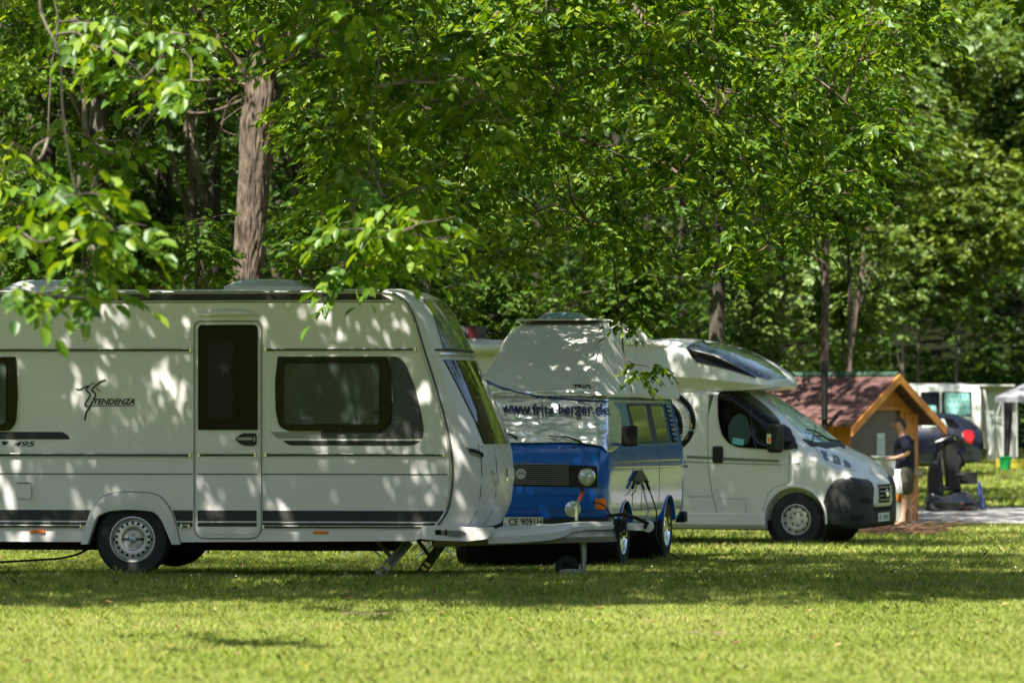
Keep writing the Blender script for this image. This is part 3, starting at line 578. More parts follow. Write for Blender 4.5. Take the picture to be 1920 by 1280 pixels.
    for l in ([(972.5, 883), (975.5, 895)], [(975.5, 895), (978, 888.5)], [(978, 888.5), (980.5, 895)], [(980.5, 895), (983.5, 883)], [(975, 880.5), (978, 886.5)], [(978, 886.5), (981, 880.5)]): b.strip(l, fs, 1.8, .032, .006)
    b.build('emblem', mat('emblem_white', (.75, .75, .75), .3), gr)
    b = MB(); c = fs(1101, 894, .01); b.lathe([(.092, -.03), (.092, .012), (.084, .014)], c, (1, 0, 0), 32); hl = b.build('headlight', M_chrome, root)
    MB().lathe([(.084, .012), (.07, .028), (.045, .04), (0, .045)], c, (1, 0, 0), 28, cap=False).build('lens', M_lens, hl)
    MB().panel(rect(1116, 934, 1134, 954, 2), fs, .018, .018, g=6).build('indicator', M_orange, root, bevel=.004)
    c = fs(1077, 952, .1); b = MB(); b.lathe([(.03, -.07), (.08, -.03), (.084, .01), (.08, .012)], c, (1, 0, 0), 28); fl = b.build('fog_lamp', M_white2, root)
    MB().lathe([(.078, .012), (.06, .022), (0, .03)], c, (1, 0, 0), 24, cap=False).build('lens', M_lens, fl)
    b = MB()
    b.strip([(u, 924 + (u - 900) * .03) for u in range(880, 1128, 14)], fs, .9, .001, .002); b.strip([(u, 952 + (u - 900) * .012) for u in range(880, 1128, 14)], fs, .9, .001, .002)
    b.panel(rp([(1073, 836.5), (1078, 836), (1080, 840), (1074, 841)], 1), fs, .004, .004); b.panel(rect(1121, 846, 1124, 854, 1), fs, .004, .004); b.panel(rect(1097, 834, 1118, 836.5, 1), fs, .004, .004)
    b.build('body_joint', mat('blue_joint', (.004, .02, .08), .6), root)
    b = MB(); n = 14; rr = []
    for k in range(n + 1):
        y = -.93 + 1.86 * k / n; x = .075 - .09 * (abs(y) / .93) ** 3; rr.append([Vector((x - .12, y, .38)), Vector((x, y, .39)), Vector((x + .015, y, .46)), Vector((x, y, .535)), Vector((x - .12, y, .545))])
    b.loft(rr, True); b.build('front_bumper', M_black, root)
    b = MB(); b.panel([(944, 968.5), (1018, 968.5), (1018, 987), (944, 986)], on_plane(M, 0, .105), 0, .008); pl = b.build('licence_plate', M_plate, root)
    b = MB(); put_text(b, 'CE 9091H', on_plane(M, 0, .105), 954, 971, 1016.5, 984.5, .002, bold=.02); b.build('plate_letters', M_ink, pl)
    b = MB(); e = on_plane(M, 0, .108); b.panel([(948.5 + 2.6 * math.cos(a), 981 + 2.6 * math.sin(a)) for a in [k * .628 for k in range(10)]], e, 0, .002); b.build('plate_seal', mat('seal_grey', (.3, .3, .3), .5), pl)
    # side: windows, trims, doors
    def sp(pts, o, d, nm, m, par=root, g=12, **k): return MB().panel(pts, fs, o, d, g=g).build(nm, m, par, **k)
    M_win = mat('bus_window', (.05, .06, .05), .04, coat=.8)
    for nm, fr, gl in (('side_window', [(1174, 756), (1213, 756), (1226, 831), (1190, 832)], [(1178, 762), (1208, 761), (1220, 826), (1194, 827)]), ('side_window', [(1214, 756), (1244, 757), (1257, 830), (1228, 831)], [(1219, 762), (1240, 762), (1252, 825), (1232, 826)])):
        o = sp(rp(fr, 2), .004, .004, nm, mat('window_rubber', (.012, .03, .05), .5)); sp(rp(gl, 2), .008, .003, 'pane', M_win, o)
        b = MB(); q = rp(gl, 2); b.strip(q + [q[0]], fs, .8, .011, .004); b.build('bright_trim', M_alu, o)
    o = sp([(1246, 757), (1254, 758), (1270, 828), (1260, 829)], .004, .004, 'air_intake', M_dark)
    b = MB()
    for k in range(8): v = 760 + k * 8.6; u = 1246 + k * 1.9; b.panel([(u, v), (u + 8, v + .3), (u + 9.2, v + 4.6), (u + 1.2, v + 4.4)], fs, .02, .016)
    b.build('louvre', M_blue, o)
    b = MB()
    for a, c in ((867.5, 861.5), (876.5, 873.5)): b.strip([(1139, a), (1175, a + (c - a) * .3), (1210, a + (c - a) * .6), (1250, a + (c - a) * .9), (1274, c)], fs, 2.0, .012, .011)
    b.strip([(1136, 833.5), (1180, 833.5), (1225, 833), (1272, 831.5)], fs, .9, .006, .005); b.strip([(1142, 752), (1180, 752), (1246, 752)], fs, 1.4, .02, .018)
    b.build('side_trim', M_alu, root)
    b = MB()
    for u in (1186, 1203, 1236): b.strip([(u, 845), (u + .6, 880), (u, 930), (u - 1, 958)], fs, .6, .002, .002)
    b.strip([(1185, 955), (1210, 953), (1240, 950)], fs, .7, .002, .002); b.build('door_joint', mat('joint_dark', (.01, .02, .03), .6), root)
    # mirror, wipers
    b = MB(); ml = fs(1150, 832, .01); mc = on_plane(M, 0, -.35)(1180.5, 817); b.box(mc, (.07, .17, .215)); mi = b.build('wing_mirror', M_black, root, bevel=.02)
    MB().tube(cr([ml, ml.lerp(mc, .5) + Vector((0, 0, -.05)), mc + Vector((0, -.07, -.08))], 4), .016, 8).build('mirror_arm', M_blue, mi)
    b = MB()
    for l in ([(1098, 839), (1084, 831), (1064, 824.5), (1030, 823)], [(972, 827), (960, 822), (945, 818)]): b.tube([fs(u, v, .06) for u, v in l], [.014, .01, .008, .006][:len(l)], 6)
    b.build('wiper', M_black, root)
    # rear bumper end and lamp
    b = MB(); b.box((-4.5, .0, .42), (.14, 1.86, .13)); b.build('rear_bumper', M_black, root, bevel=.03)
    # socket flap with hanging lead
    b = MB(); sp_ = lambda l, o: [fs(u, v, o) for u, v in l]
    b.panel([(1181, 902), (1192, 882), (1200, 881), (1213, 904), (1205, 900), (1196, 908), (1189, 899)], fs, .03, .03, g=6)
    b.tube(sp_([(1186, 902), (1181, 914)], .03), .018, 8); b.tube(sp_([(1206, 902), (1212, 916)], .03), .018, 8); b.tube(cr(sp_([(1190, 905), (1185, 922), (1178, 928)], .03), 3), .006, 6); b.build('socket_flap', mat('navy_rubber', (.01, .015, .03), .5), root, smooth=0)
    gnd = M.inverted() @ Vector((1.98, 40.6, -.22)); g2 = M.inverted() @ Vector((2.12, 40.1, -.22))
    b = MB(); b.tube(cr([fs(1211, 915, .03), fs(1217, 935, .04), fs(1223, 960, .05), fs(1228, 990, .10), on_plane(M, 1, 1.02)(1236, 1020), on_plane(M, 1, 1.1)(1255, 1036), on_plane(M, 1, 1.25)(1275, 1047)], 6), .008, 6)
    cab = b.build('power_lead', M_black, root)
    # windscreen cover: foil draped on the windscreen and the roof's front
    both = MB(); both.add(surf.v, surf.f); both.add(rb.v, rb.f); fb = on_surf(M, both)
    top = [(880, 690), (907, 710), (925, 720), (945, 727), (975, 732), (1010, 733), (1040, 731), (1070, 729), (1100, 729), (1125, 734), (1142, 748), (1160, 768), (1166, 790)]
    bot = [(880, 828), (905, 828), (935, 829), (970, 831), (1000, 831), (1030, 830), (1060, 830), (1090, 832), (1115, 835), (1130, 838), (1140, 848), (1152, 845), (1166, 832)]
    nu, nv = 150, 60; Pt = []
    tc_ = cr([(a, c, 0) for a, c in top], 8); bc = cr([(a, c, 0) for a, c in bot], 8)
    for i in range(nu):
        t = i / (nu - 1) * (len(tc_) - 1); k = min(int(t), len(tc_) - 2); A = tc_[k].lerp(tc_[k + 1], t - k); B = bc[k].lerp(bc[k + 1], t - k)
        for j in range(nv):
            q = A.lerp(B, j / (nv - 1)); h = fb(q.x, q.y, 0)
            def rid(x, y): return 1 - abs(noise.noise(Vector((x, y, 4.2)))) * 2.2
            wr = .012 * rid(q.x * .02 + q.y * .012, q.y * .055) + .008 * rid(q.x * .05 - q.y * .02, q.y * .11 + 3) + .012 * noise.noise(Vector((q.x * .03, q.y * .04, 1)))
            ed = min(1, j / 5, (nv - 1 - j) / 5); Pt.append(h + Vector((1, .12, .25)).normalized() * (.03 + max(-.01, wr) * (.4 + .6 * ed)))
    fo = MB(); fo.grid(Pt, nu, nv)
    foil = mat('foil', (.92, .94, 1.0), .26, metal=.78, bump=.2, bscale=18, stretch=(1, 1, 2.5))
    cv = empty('windscreen_cover', org, yaw, "crumpled silver foil windscreen cover with blue lettering on the blue camper bus", 'windscreen cover')
    sh = fo.build('foil_sheet', foil, cv, smooth=60)
    sh.modifiers.new('s', 'SOLIDIFY').thickness = .006
    b = MB(); hl = on_surf(M, fo); b.tube([hl(u.x, u.y, .008) for u in cr([(907, 711.5, 0), (940, 727, 0), (985, 738, 0), (1030, 745, 0), (1085, 750, 0), (1138, 753, 0)], 8)], .008, 6); b.build('hem', mat('blue_hem', (.02, .06, .25), .6), sh)
    ff = on_surf(M, fo); b = MB()
    def wp(u, v): t = (u - 940) / 200; return u, v + 7 * t + 5 * math.sin(t * 5.5) * .5
    put_text(b, 'www.fritz-berger.de', ff, 941, 755, 1140, 780, .024, bold=.025, sub=.08, warp=wp); b.build('cover_lettering', mat('navy_print', (.01, .02, .08), .5), cv)
    fr = on_surf(M, rb); b = MB(); put_text(b, 'TRIO', fr, 1075, 721, 1108, 735, .006, bold=.03); b.build('roof_lettering', M_ink, root)
    # bicycles on the rear carrier
    def bike(x, ys, z, nm, lab, decal):
        r0 = empty(nm, org + ly * 0, yaw, lab, 'bicycle', 'bicycles on the rear carrier of the blue bus')
        rr = .335; mt = mat('knobbly_tyre', (.03, .028, .027), .8, bump=.4, bscale=90); mf = mat('bike_frame_' + decal, (.03, .03, .03) if decal == 'a' else (.2, .03, .03), .35, coat=.5)
        for s in (0, 1):
            c = Vector((x, ys - s * 1.08, z)); b = MB()
            b.tube([c + Vector((0, math.cos(a) * rr, math.sin(a) * rr)) for a in [2 * math.pi * k / 56 for k in range(56)]], .027, 10, closed=True)
            for k in range(64):
                a = 2 * math.pi * k / 64; p = c + Vector((0, math.cos(a) * (rr + .026), math.sin(a) * (rr + .026)))
                for o in (-.014, .014): b.box(p + Vector((o, 0, 0)), (.013, .013, .013), Matrix.Rotation(a, 4, 'X'))
            w_ = b.build('wheel', mt, r0)
            b = MB(); b.tube([c + Vector((0, math.cos(a) * (rr - .035), math.sin(a) * (rr - .035))) for a in [2 * math.pi * k / 48 for k in range(48)]], .012, 6, closed=True)
            for k in range(28): a = 2 * math.pi * k / 28; b.tube([c, c + Vector((0, math.cos(a), math.sin(a))) * (rr - .04)], .0014, 4)
            b.tube([c - Vector((.05, 0, 0)), c + Vector((.05, 0, 0))], .02, 10); b.build('rim', M_alu, w_)
            if s == 0:
                b = MB()
                for a0 in (-.5, -.05):
                    pts = [c + Vector((.02, math.cos(a0 - k * .04) * (rr - .014), math.sin(a0 - k * .04) * (rr - .014))) for k in range(6 if a0 < -.1 else 4)]; b.tube(pts, .009, 4)
                b.build('tyre_marking', mat('yellow_print', (.7, .5, .03), .5), w_)
        b = MB(); A = Vector((x, ys, z)); B = Vector((x, ys - 1.08, z)); bb_ = Vector((x, ys - .45, z - .03)); st = Vector((x, ys - .34, z + .46)); hd = Vector((x, ys - .92, z + .48))
        for p, q in ((A, bb_), (A, st), (bb_, st), (bb_, hd), (st, hd), (B, hd), (hd, hd + Vector((0, .05, .15))), (st, st + Vector((0, .03, .12)))): b.tube([p, q], .018, 8)
        b.tube([hd + Vector((-.28, .05, .15)), hd + Vector((.28, .05, .15))], .014, 8); b.build('frame', mf, r0)
        b = MB(); b.box(st + Vector((0, .03, .14)), (.13, .26, .04)); b.build('saddle', M_black, r0, bevel=.015)
    zb = lambda py, Yd: EYE - (py - HY) * Yd / F - G
    bike(-4.72, .63, zb(791, 44.7), 'bicycle', 'bicycle whose big knobbly wheel sticks out farthest behind the blue bus', 'a')
    bike(-4.60, .50, zb(800, 44.6), 'bicycle', 'inner bicycle whose narrower wheel shows nearer the blue bus side', 'b')
    b = MB()
    for y in (-.5, .5): b.tube([(-4.44, y, 1.2), (-4.9, y, 1.0), (-4.44, y, .75)], .015, 8)
    b.tube([(-4.72, -.8, 1.0), (-4.72, .9, 1.0)], .015, 8).tube([(-4.6, -.8, 1.05), (-4.6, .9, 1.05)], .015, 8); b.build('bicycle_carrier', M_steel, root)
build_bus()
# ================================================================ motorhome
class Hull:
    """lofted body: stations (x, w_low, z_bottom, z_belt, w_top, z_top, crown)"""
    def __init__(s, T, yc=0, n=None):
        s.T = T; s.yc = yc; xs = [t[0] for t in T]; s.mb = MB(); rings = []
        allx = []
        for a, b in zip(xs, xs[1:]):
            k = max(1, int(abs(b - a) / .12)); allx += [a + (b - a) * i / k for i in range(k)]
        allx.append(xs[-1])
        for x in allx: rings.append(s.ring(x))
        s.mb.loft(rings, True)
    def at(s, x, i):
        T = s.T; xs = [t[0] for t in T]; sg = 1 if xs[-1] > xs[0] else -1
        return float(np.interp(sg * x, [sg * v for v in xs], [t[i] for t in T]))
    def ring(s, x):
        w, zb, ze, wt, zt, cw = [s.at(x, i) for i in range(1, 7)]; h = [(0, zb), (w * .6, zb), (w * .93, zb + .01), (w * .985, zb + .06), (w, zb + (ze - zb) * .3), (w, zb + (ze - zb) * .7), (w * .995, ze), (w + (wt - w) * .35, ze + (zt - ze) * .35), (w + (wt - w) * .75, ze + (zt - ze) * .75),
                                                        (wt, zt - .05 * min(1, (zt - ze) * 4)), (wt - .06, zt), (wt * .5, zt + cw * .8), (0, zt + cw)]
        return [Vector((x, s.yc - y, z)) for y, z in h] + [Vector((x, s.yc + y, z)) for y, z in h[-2:0:-1]]
def build_motorhome():
    yaw = R(-22); Xh = (1491 - 960) * 52.5 / F; G = -.52
    root = empty('motorhome', (Xh, 52.5, G), yaw, 'white motorhome with dark grey front bumper and panorama roof window facing right', 'motorhome')
    M = mat4(root); YC = 1.02
    cab = Hull([(-2.0, 1.02, .34, 1.45, .995, 2.12, .04), (-1.25, 1.02, .34, 1.45, .99, 2.12, .04), (-.95, 1.02, .34, 1.42, .97, 2.08, .05), (-.5, 1.02, .34, 1.36, .93, 1.79, .05), (-.1, 1.02, .34, 1.28, .90, 1.53, .05), (.15, 1.015, .34, 1.2, .86, 1.36, .05),
                (.3, 1.01, .34, 1.14, .84, 1.29, .05), (.5, .99, .34, 1.05, .78, 1.21, .05), (.7, .95, .34, .96, .68, 1.10, .05), (.80, .88, .34, .88, .56, 1.0, .04), (.87, .78, .36, .8, .46, .9, .03), (.90, .6, .4, .7, .36, .80, .02)], YC)
    body = cab.mb.build('cab_body', M_white2, root, smooth=32)
    c = MB().lathe([(.43, 0), (.43, .4)], (0, -.3, .37), (0, 1, 0), 36).build('c', M_dark, root); cut(body, [c])
    MB().lathe([(.47, 0), (.47, 1.5)], (0, .10, .40), (0, 1, 0), 32).build('wheel_well', M_dark, root)
    sf = on_surf(M, cab.mb)
    # bumper skin (dark)
    bp = Hull([(.34, 1.03, .27, .36, 1.03, .40, 0), (.40, 1.035, .26, .5, 1.03, .62, 0), (.46, 1.035, .25, .62, 1.03, .80, 0), (.55, 1.025, .24, .7, 1.005, .93, .0), (.66, 1.01, .23, .7, .99, .955, .0), (.77, .965, .23, .68, .945, .94, .0), (.85, .89, .24, .64, .86, .91, .0), (.91, .77, .26, .6, .72, .86, .0), (.94, .6, .3, .55, .56, .78, 0)], YC)
    bpo = bp.mb.build('front_bumper', M_bgrey, root, smooth=40)
    c = MB().lathe([(.43, 0), (.43, .5)], (0, -.4, .37), (0, 1, 0), 36).build('c', M_dark, root); cut(bpo, [c])
    both = MB(); both.add(cab.mb.v, cab.mb.f); both.add(bp.mb.v, bp.mb.f); bf = on_surf(M, both)
    gp = on_plane(M, 0, 1.07)
    # overcab
    oc = MB(); rings = []
    for (x, zb, zt, wd, ro) in ((-2.35, 2.05, 2.80, 1.14, .14), (-2.1, 2.07, 2.83, 1.14, .18), (-1.9, 2.09, 2.83, 1.13, .2), (-1.65, 2.10, 2.80, 1.12, .22), (-1.4, 2.11, 2.74, 1.10, .22), (-1.15, 2.11, 2.65, 1.07, .2), (-.92, 2.12, 2.54, 1.01, .17), (-.74, 2.13, 2.44, .93, .14), (-.6, 2.14, 2.36, .82, .10), (-.5, 2.16, 2.29, .66, .06), (-.46, 2.18, 2.24, .5, .03)):
        k_ = min(1, (zt - zb) / .6); h = [(0, zb), (wd * .8, zb), (wd - .17 * k_, zb + .005), (wd - .15 * k_, zb + .03), (wd - .02, zb + (zt - zb) * .30), (wd - .03, zb + (zt - zb) * .5)]
        for k in range(5): a = R(90 * k / 4); h.append((wd - .04 - ro * 1.3 + ro * 1.3 * math.cos(a), zt - ro + ro * math.sin(a)))
        h += [((wd - ro) * .5, zt + .02), (0, zt + .03)]
        rings.append([Vector((x, YC - y, z)) for y, z in h] + [Vector((x, YC + y, z)) for y, z in h[-2:0:-1]])
    oc.loft(rings, True); oc.build('overcab', M_white2, root, smooth=35); of = on_surf(M, oc)
    # habitation body
    hp = on_plane(M, 1, -.13); hb = MB(); L = -6.05
    def sl(x, z): return Vector((x, -.13, z))
    curve = cr([(-2.62, 2.80, 0), (-2.35, 2.72, 0), (-2.12, 2.56, 0), (-1.97, 2.36, 0), (-1.92, 2.15, 0), (-1.92, 1.2, 0), (-1.92, .42, 0)], 5)
    pl = [(L, .42), (L, 2.66), (L + .12, 2.80)] + [(p.x, p.y) for p in curve]
    hb.panel(pl, lambda u, v, o: Vector((u, -.13 - o, v)), 0, .02); hb.panel(pl, lambda u, v, o: Vector((u, 2.17 + o, v)), 0, .02)
    hb.loft([[Vector((x, y, z)) for y, z in ((-.13, 2.80), (.0, 2.83), (.8, 2.85), (1.24, 2.85), (2.04, 2.83), (2.17, 2.80))] for x in (L + .12, -2.4)], False, ring_closed=False)
    hb.box((L + .01, 1.02, 1.6), (.02, 2.28, 2.4)); hb.box(((L - 1.95) / 2, 1.02, .43), (-1.95 - L, 2.26, .02)); hb.box((-2.0, 1.02, 1.3), (.02, 2.24, 1.7)); hb.build('habitation_body', M_white2, root, smooth=30)
    b = MB(); b.tube([Vector((p.x, -.135, p.y)) for p in curve], .014, 6); b.build('body_seam', M_seam, root)
    b = MB(); b.loft([[Vector((x, y, z)) for y, z in ((-.13, .42), (-.13, .30), (-.08, .24), (.1, .22), (.1, .42))] for x in (L, -2.02)], True)
    b.loft([[Vector((x, y, z)) for y, z in ((-.02, .44), (-.03, .28), (.02, .22), (.2, .22), (.2, .42))] for x in (-2.02, -.43)], True); b.build('sill', M_white2, root, bevel=.01)
    b = MB(); b.loft([[Vector((x, -.13 - .12 + .06 * math.cos(a) * 1.6, 2.72 + .065 * math.sin(a))) for a in [2 * math.pi * k / 14 for k in range(14)]] for x in (-5.9, -2.75)]); b.build('awning_case', M_white2, root, smooth=50)
    b = MB()
    for x0, x1 in ((-5.6, -4.5), (-3.9, -3.0)):
        b.panel(rect(x0, 1.75, x1, 2.35, .08), lambda u, v, o: Vector((u, -.13 - o, v)), .03, .03)
    b.panel(rp([(-2.72, 1.35), (-2.02, 1.35), (-2.02, 2.0), (-2.72, 2.0)], .1), lambda u, v, o: Vector((u, -.13 - o, v)), .03, .03); b.build('side_window', M_glass, root, bevel=.008)
    # panorama window
    o = MB().panel(rp([(1287, 652), (1300, 642), (1330, 637), (1378, 646), (1430, 672), (1462, 694), (1473, 708), (1440, 711), (1412, 704), (1380, 684), (1340, 664)], 3), of, .012, .012, g=6).build('panorama_window', mat('panorama_blue', (.03, .045, .07), .04, coat=1), root)
    MB().panel(rp([(1287, 655), (1340, 668), (1380, 688), (1418, 709), (1370, 694), (1305, 678)], 2), of, .018, .014, g=6).build('panorama_side_pane', M_glass, o)
    b = MB(); b.strip([(1287, 652), (1340, 664), (1380, 684), (1412, 704), (1440, 711), (1473, 708)], of, 2.2, .02, .014); b.build('pane_frame', mat('steel_blue_trim', (.16, .2, .27), .25, metal=.6), o)
    # windscreen
    b = MB(); b.panel(rp([(1432, 734), (1455, 730), (1482, 727), (1500, 742), (1545, 788), (1585, 828), (1575, 833), (1540, 835), (1516, 825), (1491, 800), (1452, 759)], 3), sf, .008, .008, g=7)
    ws = b.build('windscreen', mat('windscreen_glass', (.40, .58, .66), .08, metal=.1, coat=.6), root)  # pale blue base colour stands in for sky reflected in the glass
    b = MB(); b.panel(rp([(1503, 823), (1530, 830), (1560, 832), (1585, 826), (1588, 833), (1550, 841), (1520, 836)], 2), sf, .016, .016, g=7); b.build('scuttle', M_black, root)
    b = MB(); b.tube([sf(1575, 829, .02), sf(1550, 827, .04), sf(1526, 812, .035), sf(1510, 808, .03)], .012, 6); b.tube([sf(1560, 832, .03), sf(1540, 822, .04), sf(1525, 820, .03)], .012, 6)
    b.tube([sf(1520, 837, .0), sf(1521, 813, .12), sf(1522, 787, .2)], [.012, .005, .004], 6); b.build('wiper', M_black, root)
    # cab door
    b = MB(); b.panel(rp([(1346, 740), (1352, 736), (1389, 735), (1410, 744), (1437, 765), (1461, 789), (1464, 845), (1440, 842), (1385, 838), (1368, 832), (1354, 815), (1347, 785)], [3, 6, 6, 8, 6, 4, 4, 2, 6, 8, 8, 6], 3)[:], sf, .022, .022, g=4)
    dw = b.build('cab_window', M_glass, root)
    b = MB(); b.strip([(1402, 738), (1407, 770), (1418, 840)], sf, 3.5, .028, .006); b.build('window_divider', M_black, dw)
    b = MB(); b.panel(rp([(1366, 800), (1374, 782), (1388, 774), (1402, 784), (1408, 812), (1404, 832), (1380, 834), (1368, 826)], 5), sf, .0235, .001, g=4); b.build('seat_back', mat('seat_dim', (.025, .05, .045), .7), dw)
    b = MB(); b.panel([(1376, 820), (1397, 824), (1394, 835), (1373, 831)], sf, .0255, .001, g=5); b.build('paper', mat('paper_teal', (.15, .45, .48), .6), dw)
    b = MB()
    b.strip([(1480, 845), (1327, 724)][1:] + [(1327, 780), (1327, 840), (1330, 890), (1336, 930), (1345, 960), (1352, 967), (1380, 970), (1428, 972), (1431, 955), (1440, 925), (1452, 913), (1478, 905), (1480, 850)], sf, 1.0, .003, .003)
    b.strip([(1327, 724), (1390, 725), (1420, 733), (1445, 757), (1480, 805), (1490, 820)], sf, .9, .003, .003)
    b.strip([(1345, 934), (1399, 935), (1399, 962)], sf, .6, .003, .003); b.strip([(1284, 930), (1335, 931)], sf, .7, .003, .003)
    b.strip([(1550, 887), (1555, 868), (1540, 850), (1525, 838)], sf, .8, .003, .003); b.strip([(1480, 850), (1496, 842)], sf, .8, .003, .003); b.strip([(1602, 884), (1640, 886)], sf, .8, .003, .003)
    b.build('body_joint', M_seam, root)
    MB().panel(rect(1337, 836, 1356, 867, 5), sf, .03, .03, g=8).build('door_handle', M_black, root, bevel=.006)
    b = MB(); b.panel([(1288, 853.5), (1337, 856), (1337, 861), (1288, 858.5)], sf, .004, .004, g=8); b.panel([(1357, 857), (1462, 862), (1460, 866), (1357, 863)], sf, .004, .004, g=8)
    b.panel([(1288, 864), (1327, 866), (1327, 868), (1288, 866)], sf, .004, .004, g=8); b.panel([(1330, 866), (1466, 870), (1466, 871.5), (1330, 868)], sf, .004, .004, g=8); b.build('side_stripe', mat('stripe_grey_green', (.14, .16, .14), .4), root)
    b = MB(); put_text(b, '160', sf, 1486, 867, 1500, 871, .004, shear=.3, bold=.02); put_text(b, 'multijet', sf, 1484, 872, 1501, 875, .004, shear=.3); b.build('engine_badge', M_ink, root)
    # mirror
    mp = on_plane(M, 1, -.22); b = MB(); c = mp(1454, 821); b.box(c + Vector((0, 0, 0)), (.22, .17, .40)); mi = b.build('wing_mirror', M_black, root, bevel=.05)
    b = MB(); b.panel(rp([(1466, 797), (1480, 806), (1497, 840), (1470, 844)], 3), sf, .03, .03, g=8); b.tube([sf(1480, 828, .02), c + Vector((.05, .0, .02))], .04, 8); b.build('mirror_foot', M_black, mi)
    b = MB(); b.box(mp(1445.5, 822) + Vector((0, -.085, 0)), (.06, .012, .13)); b.mat(1).box(mp(1446, 824) + Vector((0, -.092, 0)), (.035, .006, .06)); b.build('mirror_indicator', [M_lens, M_orange], mi)
    # headlight
    b = MB(); b.panel(rp([(1530, 838), (1552, 843), (1578, 853), (1596, 867), (1603, 881), (1580, 880), (1556, 872), (1538, 856)], [2, 4, 6, 6, 4, 6, 6, 4], 3), sf, .012, .012, g=5); hl = b.build('headlight', M_lens, root)
    b = MB()
    b.panel(rp([(1537, 845), (1549, 848), (1554, 866), (1546, 862)], 2), sf, .016, .004, g=5); b.panel(rp([(1560, 853), (1572, 857), (1577, 873), (1562, 869)], 2), sf, .016, .004, g=5); b.panel(rp([(1581, 862), (1592, 869), (1596, 877), (1583, 875)], 2), sf, .016, .004, g=5); b.build('reflector', mat('lamp_inner', (.16, .17, .175), .25, metal=.6), hl)
    # nose piece with slats
    b = MB(); ns = Hull([(.76, .52, .54, .7, .48, 1.0, .0), (.86, .50, .52, .68, .44, .95, .01), (.94, .44, .52, .66, .38, .87, .01), (.965, .38, .55, .64, .33, .82, .0)], YC); gr = ns.mb.build('grille_surround', M_white2, root, smooth=40)
    b = MB(); b.panel([(YC - .34, .58), (YC + .34, .58), (YC + .31, .83), (YC - .31, .83)], lambda u, v, o: Vector((.965 + o - .03 * abs(u - YC), u, v)), .008, .01, g=.2); b.build('grille', M_dark, gr)
    b = MB()
    for k in range(4): z = .62 + k * .058; b.box((.98, YC, z), (.02, .62, .016))
    b.build('slat', mat('slat_mid_grey', (.22, .23, .24), .3, metal=.4), gr)
    b = MB(); b.lathe([(.001, 0), (.06, 0), (.06, .02), (.05, .03), (0, .035)], (.985, YC, .71), (1, 0, 0), 20); b.build('emblem', M_chrome, gr)
    b = MB(); b.box((.955, YC, .38), (.012, .52, .115)); pl = b.build('licence_plate', M_plate, root)
    b = MB()
    for k, ch in enumerate('## #####'): 
        if ch != ' ': b.box((.963, YC - .21 + k * .056 + (0.01), .38), (.003, .012 + .01 * ((k * 3) % 2), .062))
    b.build('plate_letters', M_ink, pl)
    b = MB(); b.panel([(YC - .45, .47), (YC + .45, .47), (YC + .4, .53), (YC - .4, .53)], lambda u, v, o: Vector((.935 + o, u, v)), .008, .01)
    b.build('lower_grille', M_dark, root); b = MB()
    b.panel(rp([(1593, 966), (1618, 966), (1620, 970), (1606, 976), (1596, 975)], 2), bf, .004, .003, g=5); b.build('bumper_opening', M_dark, root); b = MB(); b.panel(rp([(1612, 931), (1632, 935), (1636, 944), (1614, 943)], 2), bf, .004, .003, g=5); b.build('bumper_opening', M_dark, root)
    b = MB(); b.strip([(1566, 945), (1590, 946), (1636, 947)], bf, 1.0, .005, .004); b.build('bumper_ridge', mat('bumper_ridge_grey', (.09, .09, .09), .5), root)
    # wheel-arch lip
    b = MB(); arc = [(.435 * math.cos(R(a)), .37 + .435 * math.sin(R(a))) for a in range(-8, 189, 7)]
    b.loft([[Vector((x, .06, z)), Vector((x, -.022, z)), Vector((x * 1.06, -.02, .37 + (z - .37) * 1.06)), Vector((x * 1.08, .01, .37 + (z - .37) * 1.08))] for x, z in arc], True)
    b.build('arch_lip', M_white2, root)
    wheel(root, (0, .14, .36), (0, -1, 0), .365, .22, .205, M_tyre, M_rim, M_dark, holes=10, hole_r=.56, hs=.016, bolts=6, hubr=.6)
    wheel(root, (0, 1.9, .36), (0, 1, 0), .365, .22, .205, M_tyre, M_rim, M_dark)
    for y, s in ((.14, -1), (1.9, 1)): wheel(root, (-3.8, y, .36), (0, s, 0), .365, .22, .205, M_tyre, M_rim, M_dark, holes=10, hole_r=.56, hs=.016)
    MB().box((-2.5, 1.02, .28), (5.6, 1.5, .16)).build('underbody', M_under, root)
    # roof gear
    b = MB(); b.tube([(-2.45, -.05, 2.82), (-2.45, -.05, 2.93), (-2.45, .3, 2.93), (-2.45, .3, 2.84)], .012, 6); b.tube([(-3.0, .2, 2.84), (-2.2, .0, 2.84)], .02, 6); b.build('roof_rail', M_alu, root)
    q = on_plane(M, 1, .5)(876, 611); g = empty('roof_luggage_box', M @ Vector((q.x, .5, 2.85)), yaw, 'small dark case with a red end on the motorhome roof, beyond the caravan nose', 'roof box')
    b = MB(); b.loft([[Vector((x, y * k, z)) for y, z in ((-.28, .0), (-.28, .1), (-.2, .2), (.2, .2), (.28, .1), (.28, 0))] for x, k in ((-.22, .9), (-.2, 1), (.16, 1), (.2, .9))]); cs = b.build('case', M_black, g, bevel=.01)
    b = MB(); b.box((.2, -.28, .1), (.14, .03, .16)); b.build('red_end', mat('red_cloth', (.10, .008, .010), .5), g); b = MB(); b.box((0, 0, .0), (.5, .6, .03)); b.build('rack_bar', M_steel, g)
build_motorhome()
